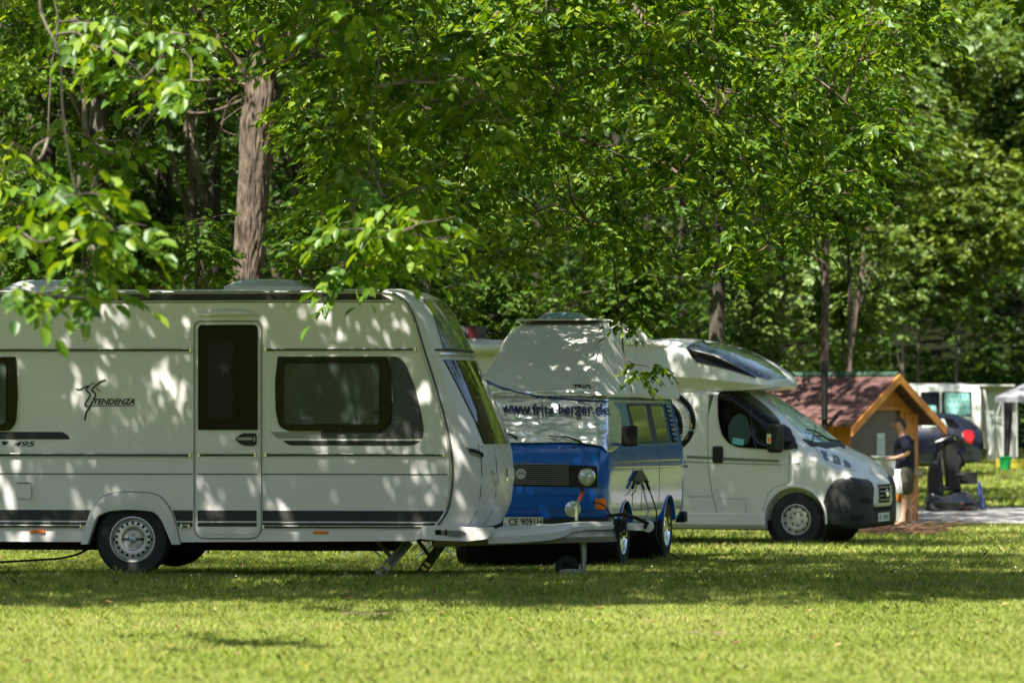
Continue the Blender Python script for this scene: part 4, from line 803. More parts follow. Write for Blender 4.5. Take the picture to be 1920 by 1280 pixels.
# ================================================================ timber cabin
M_wood = mat('orange_timber', (.52, .19, .035), .5, var=.35, vscale=5, bump=.25, bscale=14, stretch=(6, 6, .8))
M_woodh = mat('orange_barge_board', (.56, .22, .045), .5, var=.3, vscale=4, bump=.2, bscale=20)
def build_cabin():
    al = R(40); Yb = 64.5; G = float(gz(6, 66)) ; X0 = (1593 - 960) * Yb / F
    root = empty('timber_cabin', (X0, Yb, G), 0, 'orange timber cabin with red-brown shingle roof and grey porch panel', 'cabin')
    d = Vector((-math.cos(al), math.sin(al), 0)); e = Vector((math.sin(al), math.cos(al), 0)); Wd = 2.05; L = 4.2; H = 1.88; HR = 2.50
    def q(a, c, z): v = d * a + e * c; return Vector((v.x, v.y, z))     # a: into the depth, c: across the gable
    b = MB(); T = .06
    def slab(a0, a1, c0, c1, z0, z1): b.add([q(a, c, z) for a in (a0, a1) for c in (c0, c1) for z in (z0, z1)], [(0, 1, 3, 2), (4, 6, 7, 5), (0, 4, 5, 1), (2, 3, 7, 6), (0, 2, 6, 4), (1, 5, 7, 3)])
    # side wall as vertical boards with real gaps
    nb = 26
    for k in range(nb): a0 = .14 + (L - .14) * k / nb; slab(a0, a0 + (L - .14) / nb - .012, -.0, .03 + (k % 2) * .004, 0, H)
    slab(.14, L, .05, .07, 0, H); slab(L, L + .05, 0, Wd, 0, H); slab(.14, L, Wd - .05, Wd, 0, H)
    b.build('side_wall', M_wood, root)
    b = MB(); slab(0, .14, 0, .035, 0, H); slab(0, .12, Wd - .13, Wd, 0, H); slab(0, .1, Wd - .40, Wd - .135, 0, H); 
    b.build('corner_post', M_wood, root)
    b = MB()
    n = 12
    for k in range(n):                      # gable boards, vertical
        c0 = Wd * k / n; c1 = Wd * (k + 1) / n - .01; f_ = lambda c: H + (HR - H) * (1 - abs(2 * c / Wd - 1)) - .03
        zb_ = 1.98 if c1 < Wd - .38 else H - .22
        if f_(c0) < zb_ or f_(c1) < zb_: continue
        b.add([q(a, c, z) for a in (.02, .05) for c, z in ((c0, zb_), (c1, zb_), (c1, f_(c1)), (c0, f_(c0)))], [(0, 1, 2, 3), (7, 6, 5, 4), (0, 4, 5, 1), (1, 5, 6, 2), (2, 6, 7, 3), (3, 7, 4, 0)])
    b.build('gable', M_wood, root)
    b = MB(); pc = [(.035, 0), (Wd - .40, 0), (Wd - .40, 1.98), (.17, 1.98), (.035, 1.87)]; b.add([q(.08, c, z) for c, z in pc] + [q(.11, c, z) for c, z in pc], [(0, 1, 2, 3, 4), (9, 8, 7, 6, 5)] + [(i, (i + 1) % 5, 5 + (i + 1) % 5, 5 + i) for i in range(5)]); b.build('porch_panel', mat('panel_taupe', (.15, .125, .105), .8, var=.1, vscale=3), root)
    b = MB(); slab(-.0, .03, .14, Wd - .38, 1.95, 2.01); b.build('porch_beam', M_wood, root)
    b = MB(); slab(.06, .075, .9, 1.13, 1.08, 1.56); nt = b.build('notice', mat('paper_white', (.6, .62, .6), .6), root)
    b = MB()
    for k in range(7): slab(.056, .059, .93, 1.10 - .03 * (k % 3), 1.14 + k * .05, 1.155 + k * .05)
    b.build('notice_lines', mat('faint_print', (.30, .36, .38), .7), nt)
    # roof
    ov = .30; oc = .36; sl = (HR - H) / (Wd / 2); M_sh = mat('shingle', (.115, .058, .05), .9, var=.45, vscale=9, bump=.8, bscale=50)
    b = MB(); rows = 7
    for sgn in (0, 1):
        for r_ in range(rows):
            def pt(t, a, dz):
                c = (-oc + (Wd / 2 + oc) * t) if not sgn else (Wd + oc - (Wd / 2 + oc) * t); z = HR + .04 - sl * (Wd / 2 + oc) * (1 - t) + dz; return q(a, c, z)
            t0, t1 = r_ / rows, (r_ + 1) / rows + .004
            b.add([pt(t0, -ov, .022), pt(t0, L + ov, .022), pt(t1, L + ov, .008), pt(t1, -ov, .008), pt(t0, -ov, -.02), pt(t0, L + ov, -.02), pt(t1, -ov, -.02), pt(t1, L + ov, -.02)], [(0, 1, 2, 3), (0, 4, 5, 1), (4, 6, 7, 5), (0, 3, 6, 4), (1, 5, 7, 2)])
    rf = b.build('roof', M_sh, root)
    b = MB(); b.tube([q(-ov, Wd / 2, HR + .045), q(L + ov, Wd / 2, HR + .045)], .06, 8); b.build('ridge_cap', mat('ridge_green', (.03, .07, .045), .8, var=.4), rf)
    b = MB()
    for c0, cs in ((-oc - .02, 1), (Wd + oc + .02, -1)):
        z0 = HR + .02 - sl * (Wd / 2 + oc + .02); A = q(-ov - .03, c0, z0); B = q(-ov - .03, Wd / 2, HR + .06); A2 = q(-ov + .01, c0, z0); B2 = q(-ov + .01, Wd / 2, HR + .06); dn = Vector((0, 0, .15))
        b.add([A, B, B - dn, A - dn, A2, B2, B2 - dn, A2 - dn], [(0, 1, 2, 3), (7, 6, 5, 4), (0, 4, 5, 1), (1, 5, 6, 2), (2, 6, 7, 3), (3, 7, 4, 0)])
    b.build('barge_board', M_woodh, rf)
    b = MB(); pts = on_plane(mat4(root), 1, -.35); b.tube([pts(1546, 783), pts(1546, 676)], .055, 12); b.lathe([(.11, 0), (.11, .03)], pts(1546, 786), (0, 0, 1), 16); b.tube([pts(1546, 786), pts(1546, 786) + Vector((0, 0, -1.55))], .05, 10); b.build('flue_pipe', M_black, root)
    b = MB(); p0 = q(-.12, Wd - .10, .86); b.lathe([(.06, 0), (.07, .01), (.07, .15), (.06, .16)], p0 + Vector((-.12, 0, 0)), (1, 0, 0), 16); b.tube([p0 + Vector((-.1, 0, .08)), p0 + Vector((.12, -.05, .10))], .012, 6); b.build('roll_holder', mat('pale_wood', (.42, .33, .19), .6), root)
    # wash stand beside the man
    s = empty('wash_stand', P(1668, 980, 63.6) * 1, 0, 'low orange and grey wash stand under the clear tub, at the cabin front', 'stand'); s.location.z = G
    b = MB(); b.box((0, 0, .42), (.34, .34, .80)); b.build('cabinet', M_wood, s, bevel=.01); b = MB(); b.box((.02, -.01, .84), (.42, .40, .04)); b.build('top', mat('stand_grey', (.25, .25, .24), .6), s, bevel=.008)
    b = MB(); b.box((.14, -.2, .22), (.2, .04, .44)); b.build('front_panel', mat('stand_grey', (.25, .25, .24), .6), s)
    t = empty('storage_tub', (s.location.x - .08, s.location.y, G + .86), 0, 'cloudy white plastic storage tub the man is reaching into', 'tub')
    b = MB(); b.loft([[Vector((sx * w_, sy * w2, z)) for sx, sy in ((-1, -1), (1, -1), (1, 1), (-1, 1))] for w_, w2, z in ((.15, .12, 0), (.18, .15, .30), (.20, .17, .30), (.20, .17, .33), (.185, .155, .33), (.175, .145, .31), (.14, .11, .02))], True)
    b.build('tub_shell', mat('cloudy_plastic', (.5, .52, .53), .35, trans=.25), t, bevel=.008); b = MB(); b.box((0, 0, .325), (.42, .36, .02)); b.build('rim', mat('cloudy_rim', (.55, .57, .58), .35), t, bevel=.006)
build_cabin()
# ================================================================ man
def build_man():
    Yp = 63.5; base = P(1695, 987, Yp); base.z = float(gz(base.x, Yp)) + .035; k = 1.0
    root = empty('person', base, 0, 'man in navy T-shirt and olive cargo shorts reaching into a tub at the cabin', 'person')
    sk = mat('skin', (.50, .27, .19), .55); N = []; E = []
    def n(x, y, z, r, r2=None, p=None):
        N.append((x, y, z, r, r2 or r)); 
        if p is not None: E.append((p, len(N) - 1))
        return len(N) - 1
    pv = n(.02, 0, .93, .11, .10); ws = n(.02, 0, 1.08, .11, .09, pv); ch = n(.0, 0, 1.28, .13, .10, ws); ns = n(-.01, 0, 1.44, .09, .08, ch); nk = n(-.035, 0, 1.52, .052, None, ns)
    h1 = n(-.065, 0, 1.60, .078, .07, nk); h2 = n(-.085, 0, 1.68, .092, .078, h1); h3 = n(-.07, 0, 1.745, .065, .06, h2)
    for s, (kx, ax, ay) in ((-1, (-.01, -.03, .0)), (1, (.075, .10, .02))):
        hp = n(.02 + .01 * s, .09 * s, .86, .095, None, pv); kn = n(kx, .10 * s, .50, .058, None, hp); cf = n(kx + .01, .10 * s, .34, .058, None, kn); an = n(ax, .10 * s, .09, .034, None, cf); hl = n(ax + .03, .10 * s, .045, .034, None, an)
        ft = n(ax - .09, .11 * s, .04, .036, .03, an); n(ax - .18, .115 * s, .03, .03, .02, ft)
    for s, el, wr, hd in ((-1, (.045, 1.19), (-.19, 1.12), (-.27, 1.115)), (1, (-.03, 1.18), (-.20, 1.14), (-.28, 1.13))):
        sh = n(.02, .185 * s, 1.40, .062, None, ns); e_ = n(el[0], .235 * s, el[1], .042, None, sh); w_ = n(wr[0], .19 * s, wr[1], .027, .024, e_); hh = n(hd[0], .17 * s, hd[1], .034, .018, w_)
        for f_ in range(4): a = n(hd[0] - .045, (.17 + .018 * (f_ - 1.5)) * s, hd[1] - .006, .0095, None, hh); c = n(hd[0] - .075 + .006 * abs(f_ - 1), (.17 + .02 * (f_ - 1.5)) * s, hd[1] - .022, .0085, None, a); n(hd[0] - .088 + .008 * abs(f_ - 1), (.17 + .02 * (f_ - 1.5)) * s, hd[1] - .045, .0075, None, c)
        t1 = n(hd[0] + .01, (.17 - .045) * s, hd[1] - .01, .011, None, hh); n(hd[0] - .03, (.17 - .06) * s, hd[1] - .02, .009, None, t1)
    skin('body', N, E, sk, root)
    b = MB()                                   # face: nose, ear, brow, mouth
    b.tube([(-.172, 0, 1.695), (-.196, 0, 1.655), (-.172, 0, 1.645)], [.012, .016, .012], 8)
    for s in (-1, 1): b.loft([[Vector((-.06 + .016 * math.cos(a) * k, s * (.082 + .01 * (k < 1)), 1.665 + .03 * math.sin(a) * k)) for a in [2 * math.pi * i / 10 for i in range(10)]] for k in (1, .9, .5)])
    b.build('face_features', sk, root)
    b = MB(); 
    for s in (-1, 1): b.lathe([(.009, 0), (.007, .006), (0, .008)], (-.163, s * .032, 1.68), (-1, s * .3, 0), 10)
    b.build('eye', M_ink, root); b = MB(); b.tube([(-.168, -.022, 1.62), (-.176, 0, 1.622), (-.168, .022, 1.62)], .005, 6); b.build('mouth', mat('lip', (.35, .12, .1), .5), root)
    b = MB(); g = []; nu, nv = 16, 20                      # hair cap
    for i in range(nu):
        for j in range(nv):
            ph = 2 * math.pi * j / nv; th = math.pi * (.48 + .15 * math.cos(ph)) * i / (nu - 1); r_ = .104 + .007 * noise.noise(Vector((i * .9, j * .9, 0))); back = max(0, math.cos(ph))
            g.append((-.068 + math.sin(th) * math.cos(ph) * r_ * 1.03 + .008, math.sin(th) * math.sin(ph) * r_ * .88, 1.70 + math.cos(th) * r_ * .95 - .05 * back * math.sin(th)))
    fs_ = [(i * nv + j, i * nv + (j + 1) % nv, (i + 1) * nv + (j + 1) % nv, (i + 1) * nv + j) for i in range(nu - 1) for j in range(nv)]
    b.add(g, fs_); o = b.build('hair', mat('brown_hair', (.05, .026, .015), .6, bump=.5, bscale=120), root)
    tn = [(.02, 0, .79, .175, .16), (.02, 0, 1.06, .175, .155), (.0, 0, 1.28, .20, .16), (-.005, 0, 1.42, .17, .13), (-.025, 0, 1.50, .085, .08), (.02, .175, 1.40, .10, .10), (.035, .225, 1.22, .085, .085), (.02, -.175, 1.40, .10, .10), (.04, -.23, 1.22, .085, .085)]
    skin('t_shirt', tn, [(0, 1), (1, 2), (2, 3), (3, 4), (3, 5), (5, 6), (3, 7), (7, 8)], mat('navy_cotton', (.010, .012, .032), .85, var=.3, vscale=5, bump=.4, bscale=9), root)
    sn = [(.02, 0, 1.07, .17, .15), (.02, 0, .84, .19, .17), (.01, -.105, .68, .13, .125), (.0, -.11, .49, .12, .115), (.045, .105, .68, .13, .125), (.07, .11, .49, .12, .115)]
    sh = skin('shorts', sn, [(0, 1), (1, 2), (2, 3), (1, 4), (4, 5)], mat('olive_camouflage', (.055, .052, .036), .9, var=.6, vscale=9, bump=.4, bscale=12), root)
    b = MB(); b.box((.02, -.215, .66), (.15, .03, .17)); b.build('cargo_pocket', MATS['olive_camouflage'], sh, bevel=.012)
    b = MB()
    for s, ax in ((-1, -.03), (1, .10)): b.loft([[Vector((ax + x, .112 * s + y * k, z)) for x, y in ((.06, -.035), (.0, -.045), (-.12, -.05), (-.2, -.03), (-.21, .0), (-.19, .03), (-.1, .045), (.03, .04))] for z, k in ((.0, 1), (.018, 1.02))])
    b.build('sandals', M_black, root)
    tw = MB(); g = []
    for i in range(6):
        for j in range(12): t = j / 11; g.append((-.12 + (i / 5 - .5) * (.10 + .06 * t), -.20 - .012 * math.sin(i * 2.1 + t * 3), .94 - .41 * t + .02 * math.sin(i * 1.7) * t))
    tw.grid(g, 6, 12); o = tw.build('towel', mat('towel_white', (.62, .60, .62), .95, bump=.5, bscale=60), None); o.modifiers.new('s', 'SOLIDIFY').thickness = .012
    o.location = base; tag(o, "white towel hanging from the man's shorts pocket", 'towel')
build_man()
# ================================================================ mobility scooter
def build_scooter():
    Y = 73.0; s_ = F / Y; base = P(1788, 948, Y); base.z = float(gz(base.x, Y)); root = empty('mobility_scooter', base, 0, 'black mobility scooter with basket parked on the grass right of the cabin', 'scooter')
    f = lambda px, py, y=0: Vector(((px - 1788) / s_, y, (948 - py) / s_))
    M_gl = mat('gloss_black', (.008, .008, .010), .15, coat=.8)
    b = MB(); b.loft([[f(x, z, y * w_) for z, y in ((bo, -1), ((bo + to) / 2, -1.06), (to + 2, -.85), (to, 0), (to + 2, .85), ((bo + to) / 2, 1.06), (bo, 1))] for x, bo, to, w_ in ((1734, 938, 920, .22), (1745, 940, 908, .30), (1768, 942, 915, .32), (1785, 942, 908, .34), (1800, 942, 906, .34), (1815, 942, 910, .33), (1828, 942, 920, .30), (1836, 940, 932, .26))])
    b.build('fairing', M_gl, root, bevel=.01, smooth=45)
    b = MB(); b.loft([[f(1785 - 20, 905 + z, y) for z, y in ((0, -.24), (-6, -.26), (-9, 0), (-6, .26), (0, .24))], [f(1800, 905 + z, y) for z, y in ((2, -.24), (-6, -.26), (-9, 0), (-6, .26), (2, .24))]]); b.build('seat', M_black, root, bevel=.02)
    b = MB(); b.loft([[f(x, z, y) for x, y in ((cx - 15, -.25), (cx + 9, -.27), (cx + 12, 0), (cx + 9, .27), (cx - 15, .25))] for cx, z in ((1790, 904), (1788, 870), (1785, 840), (1784, 815))]); b.build('backrest', M_black, root, bevel=.02, smooth=50)
    b = MB(); b.loft([[f(x, z - 2.5 + 5 * k, y) for k, y in ((0, -.3), (1, -.33), (1, .33), (0, .3))] for x, z in ((1748, 816), (1762, 811), (1780, 803), (1792, 805), (1797, 812))]); b.build('canopy', M_gl, root, bevel=.012, smooth=50)
    b = MB(); b.loft([[f(x, z, y) for x, y in ((a0, -.2), (a1, -.2), (a1, .2), (a0, .2))] for a0, a1, z in ((1741, 1768, 914), (1740, 1766, 880), (1746, 1762, 852))]); b.build('front_box', M_black, root, bevel=.02)
    b = MB()
    for y in (-.25, .25): b.tube([f(1790, 812, y), f(1786, 860, y), f(1782, 908, y)], .016, 8); b.tube([f(1762, 812, y), f(1758, 850, y), f(1750, 915, y)], .014, 8)
    b.tube(cr([f(1758, 912), f(1750, 880), f(1752, 862), f(1762, 856)], 4), .02, 8); b.tube([f(1740, 872, -.02), f(1752, 862, -.22)], .012, 6); b.tube([f(1752, 862, -.3), f(1752, 862, .3)], .012, 8); b.tube([f(1778, 878, -.28), f(1806, 876, -.28)], .022, 8); b.tube([f(1778, 878, .28), f(1806, 876, .28)], .022, 8); b.build('frame', M_black, root)
    b = MB()
    for k in range(6): z = 874 + k * 4; b.tube([f(1801, z, -.2), f(1830, z, -.2), f(1830, z, .2), f(1801, z, .2)], .006, 4, closed=True)
    for k in range(9): u = 1801 + k * 3.6; b.tube([f(u, 873, -.2), f(u, 895, -.2)], .005, 4); b.tube([f(u, 873, .2), f(u, 895, .2)], .005, 4)
    b.box(f(1815.5, 885), (.28, .36, .19)); b.tube([f(1801, 873, -.205), f(1830, 873, -.205)], .012, 6); b.build('basket', M_black, root)
    for x, r_ in ((1750, .15), (1812, .17)):
        for y in (-.27, .27): wheel(root, f(x, 948, y) + Vector((0, 0, r_)), (0, math.copysign(1, y), 0), r_, .09, r_ * .55, M_tyre, M_rim, M_dark, bolts=5)
    b = MB(); b.box(f(1800, 928, -.35), (.06, .01, .05)); b.mat(1).box(f(1808, 939, -.33), (.07, .02, .05)); b.build('rear_reflector', [mat('sticker_pink', (.5, .2, .2), .5), M_red], root)
    b = MB(); g = []
    for i in range(6):
        for j in range(10): t = j / 9; g.append(f(1830 + i * 1.2 + t * (4 + i * 1.2), 890 + t * 52, -.22 + .03 * math.sin(i * 2 + t * 4)))
    b.grid(g, 6, 10); o = b.build('jacket', mat('blue_cloth', (.03, .05, .13), .85, var=.4), None); o.location = base; o.modifiers.new('s', 'SOLIDIFY').thickness = .02; tag(o, 'dark blue jacket hanging off the back of the mobility scooter', 'jacket')
build_scooter()
# ================================================================ dark hatchback far right
def build_car():
    Y = 94.0; s_ = F / Y; G = float(gz(11, 95)); X = (1846 - 960) / s_; root = empty('hatchback', (X, Y, G), R(180), 'dark blue-black hatchback with red tail lamp in front of the white van', 'car')
    root.rotation_euler = (0, 0, R(180 - 9)); M = mat4(root)
    hull = Hull([(.02, .68, .42, .6, .6, .78, .02), (.04, .80, .36, .7, .62, .98, .03), (.12, .86, .32, .86, .60, 1.10, .04), (.30, .89, .28, .90, .58, 1.24, .05), (.62, .90, .26, .93, .58, 1.42, .05), (1.1, .90, .25, .93, .60, 1.47, .05), (1.9, .90, .25, .92, .60, 1.47, .05), (2.5, .90, .25, .92, .60, 1.38, .05), (3.1, .90, .25, .90, .66, 1.03, .05), (3.4, .89, .25, .86, .74, .95, .05), (3.9, .86, .25, .78, .70, .84, .05), (4.25, .78, .28, .66, .6, .70, .03)], 0)
    body = hull.mb.build('body', mat('midnight_paint', (.008, .010, .022), .18, metal=.3, coat=1), root, smooth=32)
    cs = []
    for x in (.85, 3.45):
        cs.append(MB().lathe([(.36, 0), (.36, .4)], (x, .62, .33), (0, 1, 0), 24).build('c', M_dark, root))
    cut(body, cs); MB().box((2.15, .55, .45), (3.4, .1, .5)).build('underbody', M_dark, root)
    f = on_surf(M, hull.mb)
    g = mat('pale_reflecting_glass', (.45, .58, .46), .1, metal=.3, coat=1)
    b = MB(); b.panel(rp([(1729, 785), (1758, 784), (1759, 800), (1729, 801)], 2), f, .008, .008, g=5); b.panel(rp([(1764, 785), (1770, 786), (1776, 800), (1765, 799)], 1), f, .008, .008, g=5); b.build('side_window', g, root)
    b = MB(); b.panel(rp([(1770, 783), (1786, 785), (1798, 797), (1797, 803), (1780, 800)], 2), f, .006, .006, g=5); b.panel([(1806, 782), (1812, 783), (1832, 803), (1827, 805)], f, .006, .006, g=5); b.build('rear_window', M_glass, root)
    MB().panel(rp([(1804, 810), (1812, 807), (1824, 808), (1827, 816), (1822, 832), (1810, 828), (1806, 820)], 2), f, .02, .02, g=5).build('tail_lamp', M_red, root)
    for x in (.85, 3.45):
        for s in (1, -1): wheel(root, (x, s * .80, .315), (0, s, 0), .32, .2, .21, M_tyre, mat('dim_rim', (.10, .10, .10), .4, metal=.5), M_dark, bolts=5)
    b = MB(); b.loft([[Vector((x, y, z)) for z in (.36, .62)] for x, y in ((.25, -.9), (.05, -.86), (-.03, -.6), (-.06, 0), (-.03, .6), (.05, .88), (.25, .92))], False, ring_closed=False); b.build('rear_bumper', mat('midnight_paint2', (.01, .012, .02), .3, coat=.6), root)
build_car()
# ================================================================ white van with dotted curtains
def build_van():
    Y = 103.0; s_ = F / Y; G = float(gz(12, 104)); X = (1838 - 960) / s_; root = empty('white_van', (X, Y, G), R(180), 'white van with turquoise dotted curtains behind the dark hatchback', 'van')
    f = lambda px, py, o=0: Vector((-(px - 1838) / s_, -(-o), EYE - (py - HY) / s_ - G))
    f = lambda px, py, o=0: Vector((-(px - 1838) / s_, o, EYE - (py - HY) / s_ - G))
    top = f(0, 722).z
    hull = Hull([(-.02, .9, .4, 1.1, .80, top - .08, .03), (.05, .92, .34, 1.15, .82, top - .02, .04), (.4, .92, .3, 1.15, .82, top, .05), (3.2, .92, .3, 1.15, .82, top, .05), (3.7, .92, .3, 1.15, .78, top - .25, .05), (4.3, .90, .3, 1.0, .75, 1.15, .05), (4.9, .8, .34, .85, .6, .85, .03)], -.92)
    body = hull.mb.build('body', mat('van_white', (.74, .74, .72), .3, coat=.6, var=.04), root, smooth=30)
    M = mat4(root); g = on_surf(M, hull.mb)
    b = MB(); b.panel(rect(1726, 734, 1762, 779, 2), g, .006, .006, g=9); b.panel(rect(1765.5, 734, 1822, 781, 2), g, .006, .006, g=9); wn = b.build('side_window', M_glass, root)
    b = MB(); b.panel(rp([(1772, 736), (1817, 737), (1820, 776), (1800, 779), (1775, 777), (1770, 760)], 2), g, .012, .004, g=9); b.panel(rp([(1728, 760), (1755, 760), (1757, 777), (1728, 778)], 2), g, .012, .004, g=9); c = b.build('curtain', mat('curtain_pale', (.22, .42, .38), .8), wn)
    b = MB()
    for i in range(4):
        for j in range(6):
            u = 1777 + j * 8 + (i % 2) * 4; v = 741 + i * 11 + (j % 2) * 2
            if u < 1818: b.panel([(u + 2.1 * math.cos(k), v + 2.3 * math.sin(k)) for k in [q * .785 for q in range(8)]], g, .016, .002)
    for u, v in ((1734, 766), (1744, 762), (1751, 770), (1739, 774)): b.panel([(u + 2 * math.cos(k), v + 2.2 * math.sin(k)) for k in [q * .785 for q in range(8)]], g, .016, .002)
    b.build('curtain_dots', mat('curtain_teal', (.01, .25, .30), .8), c)
    b = MB(); b.strip([(1763.7, 724), (1763.7, 778)], g, 1.2, .008, .006); b.build('door_joint', mat('joint_mid', (.4, .4, .4), .5), root)
    MB().box((-.03, -.10, f(0, 802).z), (.05, .14, .28)).build('tail_lamp', M_red, root)
    for x in (.95, 3.9):
        wheel(root, (x, -.09, .32), (0, 1, 0), .32, .2, .2, M_tyre, M_rim, M_dark); 
    # awning tent joined at the van's rear
    t = empty('awning_tent', (X, Y, G), R(180), 'grey awning tent with clear panels and white poles at the rear of the white van', 'tent')
    cl = mat('tent_grey', (.38, .38, .38), .85, var=.2, vscale=3); b = MB(); b.panel([(1841, 724), (1905, 724), (1912, 862), (1841, 862)], lambda u, v, o: f(u, v, -.4 + o), 0, .02, g=12)
    b.build('side_wall', cl, t); b = MB(); b.panel(rect(1852, 735, 1876, 778), lambda u, v, o: f(u, v, -.38 + o), 0, .01); b.panel(rect(1852, 785, 1876, 815), lambda u, v, o: f(u, v, -.38 + o), 0, .01); b.build('clear_panel', mat('film', (.33, .36, .36), .2, coat=.5), t)
    b = MB(); b.tube(cr([f(1845, 730), f(1850, 755), f(1855, 790), f(1859, 820), f(1856, 852)], 4), .03, 8); b.tube([f(1879, 745, .1), f(1880, 855, .1)], .014, 8); b.tube([f(1852, 783, -.3), f(1880, 783, -.3)], .02, 6); b.tube([f(1905, 750, .1), f(1906, 856, .1)], .02, 8); b.tube([f(1878, 742, .15), f(1858, 815, .15)], .012, 6); b.build('pole', mat('pole_white', (.5, .5, .5), .4), t)
    b = MB(); g2 = []
    for i in range(8):
        for j in range(8): q = i / 7; r_ = j / 7; g2.append(f(1881 + q * (19 - 8 * r_), 750 + r_ * 105, .12 + .04 * math.sin(i * 1.9)))
    b.grid(g2, 8, 8); b.build('dark_curtain', mat('tent_black', (.02, .02, .022), .9), t)
    b = MB(); b.box((-.45, -.5, top + .0), (.95, 1.0, .04)); b.build('flat_roof', mat('tent_roof', (.5, .5, .5), .7), t)
    # gazebo
    Yg = 92.0; gg = empty('gazebo', P(1960, 880, Yg), 0, 'pale grey gazebo canopy entering at the right edge before the awning tent', 'gazebo'); gg.location.z = float(gz(12, Yg)); h = lambda px, py, y: Vector(((px - 1960) * Yg / F, y, EYE - (py - HY) * Yg / F - gg.location.z))
    b = MB(); ap = h(1960, 700, 0); E_ = [h(1876, 744, -1.05), h(2044, 744, -1.05), h(2044, 744, 1.05), h(1876, 744, 1.05)]; D_ = [v - Vector((0, 0, .12)) for v in E_]
    vs = [ap] + E_ + D_; b.add(vs, [(0, 1, 2), (0, 2, 3), (0, 3, 4), (0, 4, 1), (1, 5, 6, 2), (2, 6, 7, 3), (3, 7, 8, 4), (4, 8, 5, 1)]); o = b.build('canopy', mat('canopy_grey', (.22, .22, .25), .8, var=.08), gg, smooth=0); o.modifiers.new('s', 'SOLIDIFY').thickness = .02
    for k, (px, y) in enumerate(((2044, -1.05), (2044, 1.05), (1876, 1.05))): MB().tube([h(px, 748, y), Vector(((px - 1960) * Yg / F, y, 0))], .02, 8).build('leg', M_alu, gg)
    bk = empty('bucket', P(1885, 878, 97), 0, 'green plastic bucket on the grass by the awning tent', 'bucket'); bk.location.z = float(gz(12.5, 97)); b = MB(); b.lathe([(.11, 0), (.12, .02), (.16, .34), (.175, .34), (.175, .37), (.15, .37), (.10, .03)], (0, 0, 0), (0, 0, 1), 20, cap=False); b.build('pail', mat('bucket_green', (.01, .35, .10), .4), bk)
    MB().tube(cr([(-.17, 0, .34), (-.1, -.08, .22), (0, -.12, .18), (.1, -.08, .22), (.17, 0, .34)], 4), .008, 6).build('handle', M_chrome, bk)
    for px, wd, lab in ((1874, .12, 'small yellow crate left of the green bucket'), (1908, .5, 'yellow crate with dark slots right of the green bucket')):
        c = empty('crate', P(px, 872, 98.5), 0, lab, 'crate'); c.location.z = float(gz(12.5, 98.5)); b = MB()
        b.box((0, 0, .02), (wd, .3, .03))
        for z in (.06, .15, .24): b.box((0, -.15, z), (wd, .02, .05)); b.box((0, .15, z), (wd, .02, .05)); b.box((-wd / 2, 0, z), (.02, .3, .05)); b.box((wd / 2, 0, z), (.02, .3, .05))
        for sx in (-1, 1):
            for sy in (-1, 1): b.box((sx * wd / 2, sy * .15, .14), (.03, .03, .27))
        b.build('crate_slats', mat('crate_yellow', (.45, .38, .03), .5), c)
build_van()
# ================================================================ camping chairs behind the caravan
def build_chairs():
    for px, Y, a, lab in ((690, 44.5, 20, 'folding camp chair behind the caravan, its legs showing left of the front steadies'), (800, 44.0, -25, 'folding camp chair behind the caravan, its legs showing between the steadies and the bus')):
        p = P(px, 1030, Y); c = empty('camp_chair', (p.x, Y, float(gz(p.x, Y))), R(a), lab, 'chair', 'folding chairs behind the caravan')
        b = MB()
        for y in (-.26, .26): b.tube([(-.26, y, 0), (.24, y, .42)], .013, 8); b.tube([(.26, y, 0), (-.24, y, .42)], .013, 8)
        b.tube([(-.26, -.26, 0), (-.26, .26, 0)], .012, 8); b.tube([(.26, -.26, 0), (.26, .26, 0)], .012, 8)
        for y in (-.26, .26): b.tube([(-.24, y, .42), (-.36, y, .92)], .012, 8); b.tube([(-.28, y, .62), (.22, y, .62)], .018, 8)
        b.build('frame', M_alu, c); MB().panel(rect(-.24, -.25, .24, .25, .03), lambda u, v, o: Vector((u, v, .43 + o)), .01, .02).build('seat', mat('chair_navy', (.03, .04, .07), .8), c)
        MB().panel(rect(.5, -.25, .92, .25, .04), lambda u, v, o: Vector((-.24 - (u - .42) * .24, v, u)), 0, .0).build('backrest', MATS['chair_navy'], c)
build_chairs()
# ================================================================ brush pile
def build_brush():
    r = random.Random(4); root = empty('brush_pile', P(1670, 1000, 59), 0, 'heap of dry cut twigs on the grass in front of the motorhome nose', 'brush pile'); root.location.z = float(gz(root.location.x, 59)) + .03
    b = MB()
    for k in range(230):
        x = r.gauss(.0, .42); y = r.gauss(0, .35); l = r.uniform(.2, .7); a = r.gauss(0, .5) + (math.pi if r.random() < .5 else 0); e = r.uniform(-.05, .25); z = max(.01, r.gauss(.05, .04)); dr = Vector((math.cos(a), math.sin(a) * .8, e))
        A = Vector((x, y, z)); b.tube([A, A + dr * l * .5 + Vector((0, 0, .02 * r.random())), A + dr * l + Vector((0, 0, -.03))], [.006, .005, .002], 4, cap=False)
    b.build('twigs', mat('dry_twig', (.20, .115, .07), .85, var=.35, vscale=3), root); b = MB()
    for (x, h) in ((.42, .62), (.36, .42), (.47, .5), (1.05, .3)):
        A = Vector((x, -.1, 0)); 
        for q in range(2): b.tube(cr([A, A + Vector((r.uniform(-.06, .04), 0, h * .4)), A + Vector((r.uniform(-.14, .02), 0, h * .75)), A + Vector((r.uniform(-.16, .06), 0, h))], 3), .0035, 4)
    b.build('upright_sprigs', MATS['dry_twig'], root); b = MB()
    b.tube([(.0, .1, .05), (.7, .2, .08), (1.5, .3, .16)], [.018, .014, .006], 6); b.tube([(.5, .3, .05), (.9, .5, .1), (1.2, .6, .2)], [.014, .01, .004], 5)
    b.build('long_sticks', MATS['dry_twig'], root)
build_brush()
